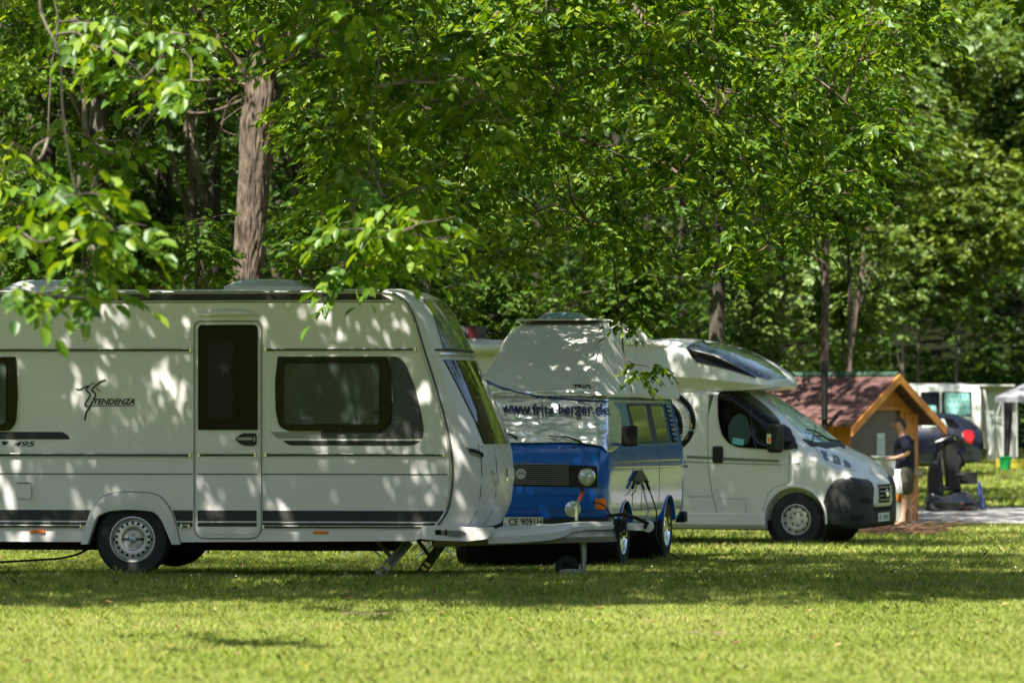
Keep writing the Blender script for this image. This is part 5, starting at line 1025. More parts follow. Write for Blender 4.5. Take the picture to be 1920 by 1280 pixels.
# ================================================================ lawn blades
SOIL = [(4.0, 31.6, 1.5, .5), (4.6, 29.3, 1.3, .35), (3.4, 34.6, .9, .4), (-1.0, 26.5, .25, .2), (2.2, 38.5, .7, .4), (-3.0, 30.2, .5, .3), (1.2, 24.0, .3, .2)]
def soil(X, Y):
    s = np.zeros_like(X)
    for a, c, rx, ry in SOIL: s = np.maximum(s, 1 - ((X - a) / rx) ** 2 - ((Y - c) / ry) ** 2)
    return np.clip(s * 2, 0, 1)
def build_soil():
    m = mat('bare_soil', (.14, .095, .055), .95, var=.5, vscale=9, bump=.8, bscale=40)
    for a, c, rx, ry in SOIL:
        b = MB(); vs = [(a, c, float(gz(a, c)) + .018 * math.sin(a * 1.7 + c * .6) * math.cos(c * 1.1 - a * .4) + .012)]
        for k in range(28):
            t = 2 * math.pi * k / 28; q = .85 + .3 * noise.noise(Vector((math.cos(t) * 2 + a, math.sin(t) * 2 + c, 0))); x, y = a + rx * q * math.cos(t), c + ry * q * math.sin(t)
            vs.append((x, y, float(gz(x, y)) + .018 * math.sin(x * 1.7 + y * .6) * math.cos(y * 1.1 - x * .4) + .008))
        b.add(vs, [(0, 1 + k, 1 + (k + 1) % 28) for k in range(28)]); tag(b.build('bare_soil', m), kind='structure')
build_soil()
def blades(name, n, y0, y1, wd, h, mt, xr=None, pw=1.0, bound=1.5, dens=None):
    n2 = int(n * 1.0); Y = y0 + (y1 - y0) * rng.random(n2) ** pw
    if xr: X = xr[0] + (xr[1] - xr[0]) * rng.random(n2)
    else: X = (rng.random(n2) * 2 - 1) * (Y * .1334 + bound)
    k = ~((X > 5.3) & (Y > 65.0) & (Y < 75.6))
    nz = np.sin(X * 1.9 + 1.3 * np.sin(Y * .8)) * np.sin(Y * 1.3 + np.sin(X * .9)) + .5 * np.sin(X * 5.1 + Y * 3.3)
    if dens: k &= rng.random(n2) < (1 - dens * np.clip(nz - .4, 0, 1))
    k &= rng.random(n2) > soil(X, Y) * .72
    X, Y, nz = X[k], Y[k], nz[k]; m = len(X)
    Z = gz(X, Y) + .018 * np.sin(X * 1.7 + Y * .6) * np.cos(Y * 1.1 - X * .4)
    a = rng.random(m) * 2 * np.pi; hh = h * (.55 + .9 * rng.random(m) ** 2) * (1 + .18 * nz); w_ = wd * (.6 + .8 * rng.random(m)); ln = hh * (.3 + 1.1 * rng.random(m)); la = rng.random(m) * 2 * np.pi
    dx, dy = np.cos(a) * w_ / 2, np.sin(a) * w_ / 2; lx, ly = np.cos(la) * ln, np.sin(la) * ln
    V = np.empty((m, 5, 3)); V[:, 0] = np.stack([X - dx, Y - dy, Z - .01], 1); V[:, 1] = np.stack([X + dx, Y + dy, Z - .01], 1)
    V[:, 2] = np.stack([X + dx * .8 + lx * .3, Y + dy * .8 + ly * .3, Z + hh * .6], 1); V[:, 3] = np.stack([X + lx, Y + ly, Z + hh], 1); V[:, 4] = np.stack([X - dx * .8 + lx * .3, Y - dy * .8 + ly * .3, Z + hh * .6], 1)
    o = npmesh(name, V.reshape(-1, 3), 5, mt); return tag(o, kind='stuff')
def grassmat():
    m = leafmat('grass_blade', [(.115, .175, .022), (.225, .295, .048), (.35, .405, .10), (.295, .355, .08), (.50, .45, .22)], (1.7, 1.6, .7), .42, .012, .6)
    nt = m.node_tree; L = nt.links.new; geo = [n for n in nt.nodes if n.type == 'NEW_GEOMETRY'][0]; ramp = [n for n in nt.nodes if n.type == 'VALTORGB'][0]
    n = nt.nodes.new('ShaderNodeTexNoise'); n.inputs['Scale'].default_value = .55; n.inputs['Detail'].default_value = 7; n.inputs['Roughness'].default_value = .65; L(geo.outputs['Position'], n.inputs[0])
    mr = nt.nodes.new('ShaderNodeMapRange'); mr.inputs[1].default_value = .3; mr.inputs[2].default_value = .7; mr.inputs[3].default_value = -.25; mr.inputs[4].default_value = .35; L(n.outputs[0], mr.inputs[0])
    ad = nt.nodes.new('ShaderNodeMath'); ad.operation = 'ADD'; ad.use_clamp = True; L(geo.outputs['Random Per Island'], ad.inputs[0]); L(mr.outputs[0], ad.inputs[1])
    mu = nt.nodes.new('ShaderNodeMath'); mu.operation = 'MULTIPLY'; mu.inputs[1].default_value = .97; L(ad.outputs[0], mu.inputs[0]); L(mu.outputs[0], ramp.inputs[0]); return m
M_gr = grassmat()
blades('grass', 600000, 17.5, 30, .0038, .029, M_gr, bound=3.4, pw=.9, dens=.5)
blades('grass', 400000, 30, 46, .0052, .042, M_gr, bound=3.6, dens=.5)
blades('grass', 120000, 46, 66, .011, .06, M_gr, bound=4, dens=.4)
blades('grass', 60000, 75, 120, .022, .07, M_gr, xr=(6, 18))
blades('tall_grass', 1500, 29, 62, .004, .085, leafmat('dry_stalk', [(.16, .2, .04), (.3, .27, .12), (.12, .18, .03)], (1.4, 1.4, .9), .35, .03))
def clover():
    n = 110; Y = 31 + 8 * rng.random(n); X = (rng.random(n) * 2 - 1) * Y * .133; Z = gz(X, Y) + .045 + .02 * rng.random(n); b = MB()
    for x, y, z in zip(X, Y, Z): r_ = .006 + .004 * random.random(); b.add([(x - r_, y, z), (x, y - r_, z + .003), (x + r_, y, z), (x, y + r_, z + .003), (x, y, z + r_ * 1.4)], [(0, 1, 4), (1, 2, 4), (2, 3, 4), (3, 0, 4)])
    tag(b.build('clover_flowers', mat('clover_white', (.7, .7, .62), .8), smooth=0), kind='stuff')
clover()
# longer tufts the mower leaves round wheels, legs and posts
def tufts():
    pts = [(P(u, 1070, 33.4).x, 33.35) for u in (190, 215, 240, 265, 290)] + [(P(u, 0, 34.4).x, 34.4) for u in (705, 715, 790, 1030, 1060)] + [(P(u, 0, 41).x, 40.9) for u in (1150, 1165, 1180)] + [(P(u, 0, 43.4).x, 43.3) for u in (1235, 1250)] + [(P(u, 0, 52.4).x, 52.2) for u in (1455, 1480, 1500, 1525)] + [(-4.2 + .45 * k, 34.6 + (k % 3) * .3) for k in range(10)]
    n = 34; A = np.repeat(np.array(pts), n, 0); m = len(A); X = A[:, 0] + rng.normal(size=m) * .10; Y = A[:, 1] + rng.normal(size=m) * .07 - .1; Z = gz(X, Y)
    a = rng.random(m) * 6.28; w_ = .003; h_ = .06 + .07 * rng.random(m); lx, ly = np.cos(a) * h_ * .5, np.sin(a) * h_ * .5
    V = np.empty((m, 3, 3)); V[:, 0] = np.stack([X - w_, Y, Z - .01], 1); V[:, 1] = np.stack([X + w_, Y, Z - .01], 1); V[:, 2] = np.stack([X + lx, Y + ly, Z + h_], 1)
    tag(npmesh('grass_tufts', V.reshape(-1, 3), 3, M_gr), kind='stuff')
tufts()
# ================================================================ foliage
def unit(a): return a / np.maximum(np.linalg.norm(a, axis=-1, keepdims=True), 1e-9)
def leaves(name, P_, D, N, L, W, mt, parent=None, fine=True):
    m = len(P_); D = unit(D); S = unit(np.cross(D, N)); N2 = np.cross(S, D); L = L[:, None]; W = W[:, None]
    if fine:
        V = np.empty((m, 6, 3)); V[:, 0] = P_; V[:, 1] = P_ + D * .3 * L + S * .5 * W + N2 * .10 * W; V[:, 2] = P_ + D * .7 * L + S * .42 * W + N2 * .04 * W
        V[:, 3] = P_ + D * L - N2 * .16 * L; V[:, 4] = P_ + D * .7 * L - S * .42 * W + N2 * .04 * W; V[:, 5] = P_ + D * .3 * L - S * .5 * W + N2 * .10 * W
        b = np.arange(m)[:, None] * 6; Fc = np.concatenate([b + np.array([[0, 5, 4, 3]]), b + np.array([[0, 3, 2, 1]])], 1).reshape(-1, 4)
        return npmesh(name, V.reshape(-1, 3), Fc, mt, parent)
    V = np.empty((m, 4, 3)); V[:, 0] = P_; V[:, 1] = P_ + D * .45 * L + S * .5 * W; V[:, 2] = P_ + D * L - N2 * .1 * L; V[:, 3] = P_ + D * .45 * L - S * .5 * W
    return npmesh(name, V.reshape(-1, 3), 4, mt, parent)
def spray(cl, rad, per, size, kind='simple', flat=.45, droop=.25, seed=0, axis=None):
    """leaf clumps: centres cl (k,3), radii rad (k,), `per` sprays in each; a spray is a twig with several leaflets"""
    g = np.random.default_rng(seed); k = len(cl); c = np.repeat(cl, per, 0); r = np.repeat(rad, per)[:, None]; m = len(c)
    off = unit(g.normal(size=(m, 3))) * (g.random((m, 1)) ** .45); off[:, 2] *= flat; p = c + off * r
    ax = off.copy(); ax[:, 2] = 0; ax = unit(ax + g.normal(size=(m, 3)) * .45); ax[:, 2] = -droop * (.3 + g.random(m)) + .12; ax = unit(ax)
    nl = 7 if kind == 'walnut' else 6; step = size * (.5 if kind == 'walnut' else .42)
    up = unit(np.array([0, 0, 1.]) + g.normal(size=(m, 3)) * .28); sd = unit(np.cross(ax, up)); up = np.cross(sd, ax)
    Ps, Ds, Ns, Ls = [], [], [], []
    for i in range(nl):
        last = i == nl - 1; t = (i // 2) + .6 + (0 if not last else .4); s = 0 if last else (1 if i % 2 else -1)
        q = p + ax * step * t + np.array([0, 0, -1.]) * step * .10 * t * t; d = ax * (.75 if s else 1) + sd * s * .8 + np.array([0, 0, -1.]) * (.15 + .5 * g.random((m, 1)) * (1 if kind == 'walnut' else .6)) + g.normal(size=(m, 3)) * .16
        Ps.append(q); Ds.append(d); Ns.append(up + g.normal(size=(m, 3)) * .35); Ls.append(size * (.7 + .45 * g.random(m)) * (1.1 if last else 1))
    return np.concatenate(Ps), np.concatenate(Ds), np.concatenate(Ns), np.concatenate(Ls)
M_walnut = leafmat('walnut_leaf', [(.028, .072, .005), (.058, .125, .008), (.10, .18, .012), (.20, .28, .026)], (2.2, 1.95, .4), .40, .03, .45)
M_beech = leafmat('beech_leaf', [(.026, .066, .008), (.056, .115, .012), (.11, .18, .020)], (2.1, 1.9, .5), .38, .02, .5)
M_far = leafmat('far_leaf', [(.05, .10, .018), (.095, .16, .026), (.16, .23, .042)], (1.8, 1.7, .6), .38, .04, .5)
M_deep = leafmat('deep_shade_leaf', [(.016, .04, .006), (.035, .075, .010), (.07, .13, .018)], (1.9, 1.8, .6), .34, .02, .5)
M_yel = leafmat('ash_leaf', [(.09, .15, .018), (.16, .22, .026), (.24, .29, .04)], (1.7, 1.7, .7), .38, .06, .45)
def litter():
    n = 420; g = np.random.default_rng(3); Y = 19 + 40 * g.random(n) ** .8; X = (g.random(n) * 2 - 1) * (Y * .134 + 1); Z = gz(X, Y) + .028 + .012 * g.random(n)
    tag(leaves('fallen_leaves', np.stack([X, Y, Z], 1), g.normal(size=(n, 3)) * [1, 1, .25], g.normal(size=(n, 3)) * [.5, .5, .2] + [0, 0, 1], .03 + .05 * g.random(n), .015 + .02 * g.random(n), leafmat('dry_leaf', [(.16, .09, .04), (.30, .20, .09), (.38, .30, .12)], (1.3, 1.2, .8), .2, .02)), kind='stuff')
litter()
M_bark = mat('pale_bark', (.115, .085, .066), .95, var=.6, vc=.14, vscale=15, bump=1.0, bscale=22, stretch=(1, 1, .35))
M_barkd = mat('dark_bark', (.06, .05, .038), .95, var=.7, vc=.1, vscale=6, bump=.9, bscale=22, stretch=(1, 1, .3))
M_barkg = mat('grey_bark', (.12, .10, .08), .9, var=.75, vc=.1, vscale=5, bump=.8, bscale=22, stretch=(1, 1, .3))
def limb_to(b, A, B, r0, r1, seed, sag=.15, n=5, wob=.08):
    g = random.Random(seed); A = Vector(A); B = Vector(B); L = (B - A).length; pts = []
    for i in range(n + 1):
        t = i / n; p = A.lerp(B, t) + Vector((0, 0, sag * L * math.sin(math.pi * t)))
        if 0 < i < n: p += Vector((g.gauss(0, 1), g.gauss(0, 1), g.gauss(0, 1))) * wob * L * .4
        pts.append(p)
    pts = cr(pts, 3); b.tube(pts, [r0 + (r1 - r0) * (i / (len(pts) - 1)) for i in range(len(pts))], 7 if r0 > .03 else 5, cap=False); return pts
SUNGAPS = [(P(455, 500, 53.8), .32), (P(465, 420, 53.8), .3), (P(475, 330, 53.8), .32), (P(480, 240, 53.8), .3), (P(495, 150, 53.8), .3), (P(740, 370, 51.5), 1.0), (P(880, 380, 51.5), .9), (P(1120, 520, 55), .5),
           (P(1070, 470, 40), .35), (P(1310, 380, 62), .9), (P(1400, 560, 73), 1.2), (P(1560, 540, 81), 1.6), (P(1760, 380, 105), 2.2), (P(1700, 150, 106), 2.2), (P(1330, 230, 42), .45), (P(620, 60, 40), .5), (P(400, 480, 45), .5), (P(900, 60, 40), .5), (P(1180, 180, 41), .4), (P(1480, 330, 70), 1.0)]
def blocked(p, i=0):
    u, v = px_of(*p)
    if p[1] < 53.5 and abs(u - np.interp(v, [90, 540], [492, 458])) < 62 and 70 < v < 580: return True
    if p[1] < 49 and (((u - 800) / 170) ** 2 + ((v - 370) / 85) ** 2 < 1 or ((u - 1330) / 60) ** 2 + ((v - 360) / 110) ** 2 < 1 or ((u - 1080) / 75) ** 2 + ((v - 500) / 40) ** 2 < 1) and (i * 31) % 7: return True
    if (i * 7919) % 10 >= 9: return False
    p = Vector(p)
    for c, r_ in SUNGAPS:
        t = (p - c).dot(SD)
        if t > 1.4 and (p - c - SD * t).length < r_ + .25: return True
    return False
def px_of(x, y, z): return CX + F * x / y, HY - F * (z - EYE) / y
def tree(name, label, cat, trunk, tr, clumps, rads, per, size, lm, bm_, kind='simple', seed=0, flat=.45, wratio=.5, fine=True, nlimb=10, group=None, droop=.25, twigr=.008, nhang=0, tops=(), perh=7, amin=None, rough=False):
    """trunk: points; tr: radii; limbs run from the trunk to groups of leaf clumps"""
    root = empty(name, trunk[0], 0, label, cat, group); off = Vector(trunk[0]); loc = lambda v: Vector(v) - off
    keepi = [i for i in range(len(clumps)) if i >= len(clumps) - nhang or not blocked(clumps[i], i)]
    clumps = [clumps[i] for i in keepi]; rads = [rads[i] for i in keepi]
    tp = cr(trunk, 16 if rough else 5); rr = np.interp(np.linspace(0, 1, len(tp)), np.linspace(0, 1, len(tr)), tr); b = MB(); g = random.Random(seed)
    rings = []
    nn = 80 if rough else 20
    def rg(k, i):
        if not rough: return 1 + .07 * noise.noise(Vector((math.cos(2 * math.pi * k / nn) * 1.5, math.sin(2 * math.pi * k / nn) * 1.5, i * .35 + seed)))
        a_ = 2 * math.pi * k / nn; z_ = tp[i].z; u_ = noise.noise(Vector((math.cos(a_) * 7, math.sin(a_) * 7, z_ * 3.2))); l_ = noise.noise(Vector((math.cos(a_) * 1.2, math.sin(a_) * 1.2, z_ * 1.1)))
        return 1 + .09 * l_ + .085 * (1 - 2.4 * abs(u_)) + .03 * noise.noise(Vector((math.cos(a_) * 16, math.sin(a_) * 16, z_ * 12)))
    for i, p in enumerate(tp):
        t = (tp[min(i + 1, len(tp) - 1)] - tp[max(i - 1, 0)]).normalized(); a = t.cross(Vector((0, 1, 0))).normalized(); c = t.cross(a)
        rings.append([loc(p) + (a * math.cos(2 * math.pi * k / nn) + c * math.sin(2 * math.pi * k / nn)) * rr[i] * rg(k, i) for k in range(nn)])
    b.loft(rings, True); tk = b.build('trunk', bm_, root, smooth=60)
    cl = np.array(clumps); b = MB(); idx = list(range(len(cl) - nhang)); heads = cl[g.sample(idx, min(nlimb, len(idx)))]; lp = []
    for i, h in enumerate(heads):
        h = Vector(h); t = min(len(tp) - 1, max(1, int(len(tp) * (.45 + .5 * g.random())))); A = tp[t]
        if A.z > h.z + .5: A = min(tp, key=lambda q: abs(q.z - (h.z + .2)) if q.z > trunk[0][2] + 1.2 else 99)
        if amin and A.z < amin: A = min(tp, key=lambda q: abs(q.z - amin - 1.2 * g.random()))
        q = limb_to(b, loc(A), loc(h), rr[min(t, len(rr) - 1)] * .45, .012, seed * 31 + i, .08); lp += q
    for a, c in tops: lp += limb_to(b, loc(a), loc(c), .009, .004, 5, .02, 6, .022)
    lp = lp or [loc(tp[-1])]; la = np.array([tuple(v) for v in lp])
    order = sorted(range(len(cl)), key=lambda i: float(((la - np.array(tuple(loc(cl[i])))) ** 2).sum(1).min()))
    for i in order:
        c = cl[i]; c0 = np.array(tuple(loc(c))); j = int(np.argmin(((la - c0) ** 2).sum(1))); A = Vector(la[j]); Lb = (Vector(c0) - A).length
        if .15 < Lb < 6:
            nw_ = limb_to(b, A, Vector(c0), min(.03, twigr * (1 + Lb)), .004, seed * 77 + i, .03, 3, .12); la = np.concatenate([la, np.array([tuple(v) for v in nw_[3:]])])
        if fine:
            for k in range(3): a = g.random() * 6.28; limb_to(b, Vector(c0), Vector(c0) + Vector((math.cos(a), math.sin(a), g.uniform(-.3, .2))) * rads[i] * .8, .005, .002, i * 7 + k, .02, 2, .1)
    b.build('branches', bm_, root, smooth=60)
    nh = len(cl) - nhang; Q = [spray(cl[:nh] - np.array(tuple(off)), np.array(rads[:nh]), per, size, kind, flat, droop, seed + 5)]
    if nhang: Q.append(spray(cl[nh:] - np.array(tuple(off)), np.array(rads[nh:]), perh, size * .9, kind, .9, .5, seed + 6))
    Pq, Dq, Nq, Lq = [np.concatenate([q_[i] for q_ in Q]) for i in range(4)]
    leaves('crown', Pq, Dq, Nq, Lq, Lq * wratio, lm, root, fine); return root
def box_clumps(n, x, y, z, r, seed, keep=None):
    g = np.random.default_rng(seed); o = []; rr = []
    while len(o) < n:
        p = (x[0] + (x[1] - x[0]) * g.random(), y[0] + (y[1] - y[0]) * g.random(), z[0] + (z[1] - z[0]) * g.random())
        if keep and not keep(*p): continue
        o.append(p); rr.append(r * (.7 + .6 * g.random()))
    return o, rr
def ell_clumps(n, c, R3, r, seed, shell=.5, zmin=None):
    g = np.random.default_rng(seed); o = []; rr = []
    while len(o) < n:
        v = g.normal(size=3); v /= np.linalg.norm(v); v *= (shell + (1 - shell) * g.random()) ; p = (c[0] + v[0] * R3[0], c[1] + v[1] * R3[1], c[2] + v[2] * R3[2])
        if zmin is not None and p[2] < zmin: continue
        o.append(p); rr.append(r * (.7 + .6 * g.random()))
    return o, rr
def px_of(x, y, z): return CX + F * x / y, HY - F * (z - EYE) / y
# --- walnut whose sunlit trunk stands behind the caravan
Yt = 54.0
tpts = [tuple(P(452, 1075, Yt)), tuple(P(458, 700, Yt)), tuple(P(463, 540, Yt)), tuple(P(470, 440, Yt)), tuple(P(477, 330, Yt)), tuple(P(483, 235, Yt)), tuple(P(493, 170, Yt)), tuple(P(498, 90, Yt)), tuple(P(505, -40, Yt)), tuple(P(530, -260, Yt)), tuple(P(560, -420, Yt))]
def keep_main(x, y, z):
    u, v = px_of(x, y, z)
    lo = np.interp(u, [400, 520, 600, 700, 830, 900, 1000, 1150, 1250, 1400, 1500, 1600, 1680, 1800], [60, 150, 480, 520, 470, 505, 500, 520, 505, 515, 500, 370, 200, -100])
    if y < 35 and v > 300: return False
    return v < lo - 20
cl, rd = box_clumps(330, (-2.6, 4.6), (34.5, 44), (2.4, 6.4), .42, 11, keep_main)
opn = lambda x, y, z: not (x + .35 * z > 1.0 and 45.0 < y + .6 * z < 51.0)
c2, r2 = box_clumps(200, (-8.5, 4.6), (31, 44), (6.0, 9.5), .6, 12, lambda x, y, z: px_of(x, y, z)[1] < 60 and opn(x, y, z))
c3, r3 = box_clumps(520, (-9, 6), (42, 56), (5.5, 11), .7, 13, lambda x, y, z: px_of(x, y, z)[1] < 150 and opn(x, y, z) and y + .6 * z < 62)
c2 += c3; r2 += r3
def shade(n, x, y, z, t, seed):          # leaf clumps added up the sun line to shade bus, motorhome, cabin and lawn
    g = np.random.default_rng(seed); o = []
    for _ in range(n): o.append(tuple(Vector((x[0] + (x[1] - x[0]) * g.random(), y[0] + (y[1] - y[0]) * g.random(), z[0] + (z[1] - z[0]) * g.random())) + SD * (t[0] + (t[1] - t[0]) * g.random())))
    return o, [.55 * (.7 + .6 * g.random()) for _ in o]
for a in ((95, (-.6, 1.7), (39.6, 42.6), (.8, 2.4), (6.0, 9.0), 14), (120, (-1.5, 5.4), (50.6, 53.5), (.6, 2.6), (7, 11), 15), (26, (5.7, 7.4), (62.5, 65), (.2, 1.6), (8.5, 12), 16), (110, (-5.5, .8), (36.5, 42.5), (0, .3), (8.5, 12), 17)):
    c4, r4 = shade(*a); c2 += c4; r2 += r4
cl += c2; rd += r2
tree('walnut_tree', 'tree with the sunlit pale trunk rising behind the caravan roof', 'tree', tpts, [.25, .215, .205, .207, .215, .245, .22, .165, .14, .11, .05], cl, rd, 17, .115, M_walnut, M_bark, 'walnut', 3, .5, .52, nlimb=14, amin=6.1, rough=True)
# --- low limb of the walnut reaching right, dead twigs and stub on its left (own branches of that tree)
wt = bpy.data.objects['walnut_tree']; off = Vector(wt.location)
b = MB(); q = lambda px, py, y=Yt: P(px, py, y + (13.5 if 36.5 < y < 38 else 0)) - off
b.tube(cr([q(500, 195), q(560, 188), q(640, 178, 37.6), q(720, 172, 37.4), q(800, 196, 37.2), q(860, 205, 37), q(915, 226, 37), q(960, 262, 37), q(1010, 288, 37), q(1048, 300, 37)], 4), [.11 - .0024 * k for k in range(37)], 9)
b.tube(cr([q(855, 128, 37), q(905, 168, 37), q(940, 180, 37), q(985, 215, 37), q(1000, 265, 37), q(1025, 300, 37), q(1060, 345, 37), q(1085, 380, 37), q(1105, 408, 37)], 4), [.05 - .0011 * k for k in range(33)], 8)
b.tube(cr([q(945, 240, 37), q(975, 290, 37), q(1000, 325, 37)], 3), .018, 6)
b.tube(cr([q(478, 168), q(430, 150), q(380, 152), q(330, 155), q(290, 165), q(250, 180)], 4), [.04 - .0014 * k for k in range(21)], 6)
b.tube(cr([q(470, 185), q(455, 130), q(420, 90), q(385, 40), q(350, 0)], 4), [.06 - .0014 * k for k in range(17)], 6)
b.tube(cr([q(470, 180), q(410, 205), q(360, 212), q(300, 200), q(240, 225)], 4), [.022 - .0008 * k for k in range(17)], 5)
b.tube(cr([q(472, 190), q(440, 210), q(412, 235), q(430, 250), q(460, 255)], 4), .009, 5); b.tube(cr([q(480, 170), q(445, 180), q(425, 200), q(415, 240)], 4), .01, 5)
b.tube([q(505, 264), q(540, 262), q(567, 267)], [.035, .028, .02], 8); b.tube([q(510, 190), q(525, 186), q(545, 192)], [.05, .04, .02], 8)
for u, v, r_ in ((462, 235, .09), (520, 205, .12), (500, 172, .10)):
    r_ *= .8; c = q(u, v); b.lathe([(.01, -r_), (r_ * .8, -r_ * .5), (r_, 0), (r_ * .8, r_ * .5), (.01, r_)], c, (0, 0, 1), 10)
o = b.build('limb', M_bark, wt, smooth=60)
# --- front row trees: trunks outside the frame, crowns overhead that shade the caravan and the lawn
band = lambda x, y, z: px_of(x, y, z)[1] < -50 and 28.4 + .3 * math.sin(x * 1.3) < y + .6 * z < 36.6
cl, rd = box_clumps(600, (-9.5, -.5), (22.5, 32.5), (4.8, 8.6), .55, 21, band)
hang = []
def hangers(lst, seed, r):
    g = np.random.default_rng(seed); o = []
    for (u0, v0, u1, v1, y0, y1, n) in lst:
        for k in range(n): u = u0 + (u1 - u0) * g.random(); v = v0 + (v1 - v0) * g.random(); o.append(tuple(P(u, v, y0 + (y1 - y0) * g.random())))
    return o, [r * (.7 + .6 * g.random()) for _ in o]
h1, hr1 = hangers([(95, 360, 220, 470, 21, 22.5, 4), (0, 350, 70, 430, 21, 22.5, 1), (90, 510, 190, 545, 21, 22.5, 2), (10, 510, 60, 560, 21, 22.5, 1), (0, 10, 400, 170, 24, 28, 8), (0, 200, 130, 330, 24, 27, 3), (560, -10, 700, 60, 25, 28, 4), (180, 230, 330, 320, 25, 28, 2)], 5, .18)
h1 = h1 + []; 
tree('shade_tree', 'tree with its trunk outside the left edge whose blurred leaf sprays hang before the caravan', 'tree', [(-9.5, 25, -.0), (-9.4, 25, 2.5), (-9.0, 25.2, 4.5), (-8.2, 25.5, 6.2), (-7, 26, 7.6)], [.32, .28, .24, .2, .12], cl + h1, rd + hr1, 15, .125, M_walnut, M_barkg, 'walnut', 7, .6, .55, nlimb=9, nhang=len(h1), tops=[(P(60, -160, 22), P(150, 400, 21.6)), (P(148, 330, 21.6), P(160, 560, 21.4)), (P(120, -150, 25), P(90, 260, 25)), (P(300, -150, 26), P(260, 280, 26)), (P(640, -150, 27), P(620, 60, 26)), (P(420, -150, 27), P(330, 120, 27))])
cl, rd = box_clumps(560, (-.5, 7.5), (22, 32.5), (4.8, 8.6), .55, 22, band)
h2, hr2 = hangers([(650, 415, 830, 492, 25, 26.5, 8), (570, 300, 700, 440, 26, 28, 6), (620, 60, 950, 260, 27, 31, 16), (960, 20, 1300, 200, 30, 33, 12), (700, 350, 800, 430, 26, 28, 4)], 6, .24)
tree('shade_tree', 'tree with its trunk outside the right edge whose sprays hang over the caravan nose', 'tree', [(9.8, 26, -.0), (9.6, 26, 2.5), (9.0, 26.2, 4.5), (8.2, 26.5, 6.2), (7, 27, 7.6)], [.32, .28, .24, .2, .12], cl + h2, rd + hr2, 15, .125, M_walnut, M_barkg, 'walnut', 8, .6, .55, nlimb=9, nhang=len(h2), tops=[(P(720, -160, 28), P(690, 400, 27)), (P(700, 300, 27), P(760, 480, 26)), (P(800, -160, 29), P(830, 200, 29)), (P(1000, -160, 32), P(1040, 150, 32)), (P(1200, -160, 32), P(1220, 130, 32)), (P(660, 380, 26.5), P(690, 500, 26))])
# small twig hanging by the bus roof
M_walnut.name
h3 = [tuple(P(1205, 690, 36.2)), tuple(P(1195, 710, 36.2)), tuple(P(1235, 690, 36.2)), tuple(P(1172, 605, 36.2)), tuple(P(1190, 590, 36.2))]
b = MB(); b.tube(cr([q(1150, 480, 36.4), q(1158, 560, 36.2), q(1166, 620, 36.2), q(1170, 665, 36.2), q(1185, 680, 36.2), q(1205, 685, 36.2), q(1235, 692, 36.2)], 4), [.012 - .0004 * k for k in range(25)], 5); b.build('hanging_twig', M_bark, wt)
Pq, Dq, Nq, Lq = spray(np.array(h3) - np.array(tuple(off)), np.array([.12, .10, .10, .10, .1]), 5, .085, 'walnut', .9, .5, 91); leaves('hanging_leaves', Pq, Dq, Nq, Lq, Lq * .55, M_walnut, wt)
# --- trees and shrubs standing behind, one by one
def std_tree(name, label, px, Y, top, rad, R3, cz_, n, per, size, lm, bk, seed, lean=0, zmin=None, group=None, kind='simple', fine=True, r=.6, flat=.5):
    X = (px - CX) * Y / F; g0 = float(gz(X, Y)); tk = [(X, Y, g0), (X + lean * .2, Y, g0 + top * .3), (X + lean * .5 + .05, Y, g0 + top * .6), (X + lean, Y, g0 + top)]
    c, rd = ell_clumps(n, (X + lean * .6, Y, g0 + cz_), R3, r, seed, .35, zmin)
    return tree(name, label, 'tree', tk, [rad * 1.15, rad, rad * .8, rad * .4], c, rd, per, size, lm, bk, kind, seed, flat, .58, fine, 8, group)
std_tree('forest_tree', 'dim trunk close right of the sunlit walnut trunk', 560, 60, 10, .17, (2.6, 2.2, 2.6), 7.2, 60, 14, .10, M_beech, M_barkg, 31, .15)
std_tree('forest_tree', 'straight dim trunk midway between left leaf spray and sunlit trunk', 300, 60, 11, .15, (3, 3, 3), 8.8, 60, 13, .11, M_beech, M_barkg, 32, .1)
std_tree('forest_tree', 'slim dark trunk just left of the sunlit walnut trunk', 400, 59, 11, .14, (2.6, 2.6, 3), 8.4, 60, 13, .11, M_beech, M_barkd, 33, -.1)
std_tree('forest_tree', 'pale slender trunk rising from behind the caravan roof left of the rear hatch', 347, 58, 9, .11, (2, 2, 2.4), 7.8, 40, 13, .10, M_beech, M_barkg, 34, .1)
std_tree('forest_tree', 'broad dim trunk behind the left leaf spray', 158, 62, 12, .17, (3, 3, 3), 8.6, 60, 13, .11, M_beech, M_barkg, 35, .3)
std_tree('forest_tree', 'grey trunk low behind the left leaf spray', 195, 58, 12, .16, (3, 3, 4), 9.5, 60, 13, .13, M_beech, M_barkg, 36, -.3)
std_tree('forest_tree', 'dark trunk near the left edge of the picture', 80, 60, 11, .14, (2.6, 2.6, 3), 7.6, 60, 13, .11, M_beech, M_barkd, 37, .1)
std_tree('forest_tree', 'dark trunk rising behind the motorhome roof', 1340, 66, 9, .14, (3.4, 3, 3.2), 7.5, 80, 13, .13, M_beech, M_barkd, 38, .1)
std_tree('forest_tree', 'sunlit thin upright trunk behind the cabin flue pipe', 1548, 76, 9, .085, (3, 2.6, 3), 8.0, 70, 13, .14, M_far, M_bark, 39, -.1)
std_tree('forest_tree', 'thin leaning trunk right of the cabin flue pipe', 1572, 80, 8, .05, (2, 2, 2), 8.2, 30, 12, .14, M_far, M_bark, 40, .9)
std_tree('forest_tree', 'dark trunk in the shaded wood behind the cabin ridge', 1455, 78, 10, .12, (3, 3, 3), 8.6, 50, 12, .15, M_far, M_barkd, 41, .2)
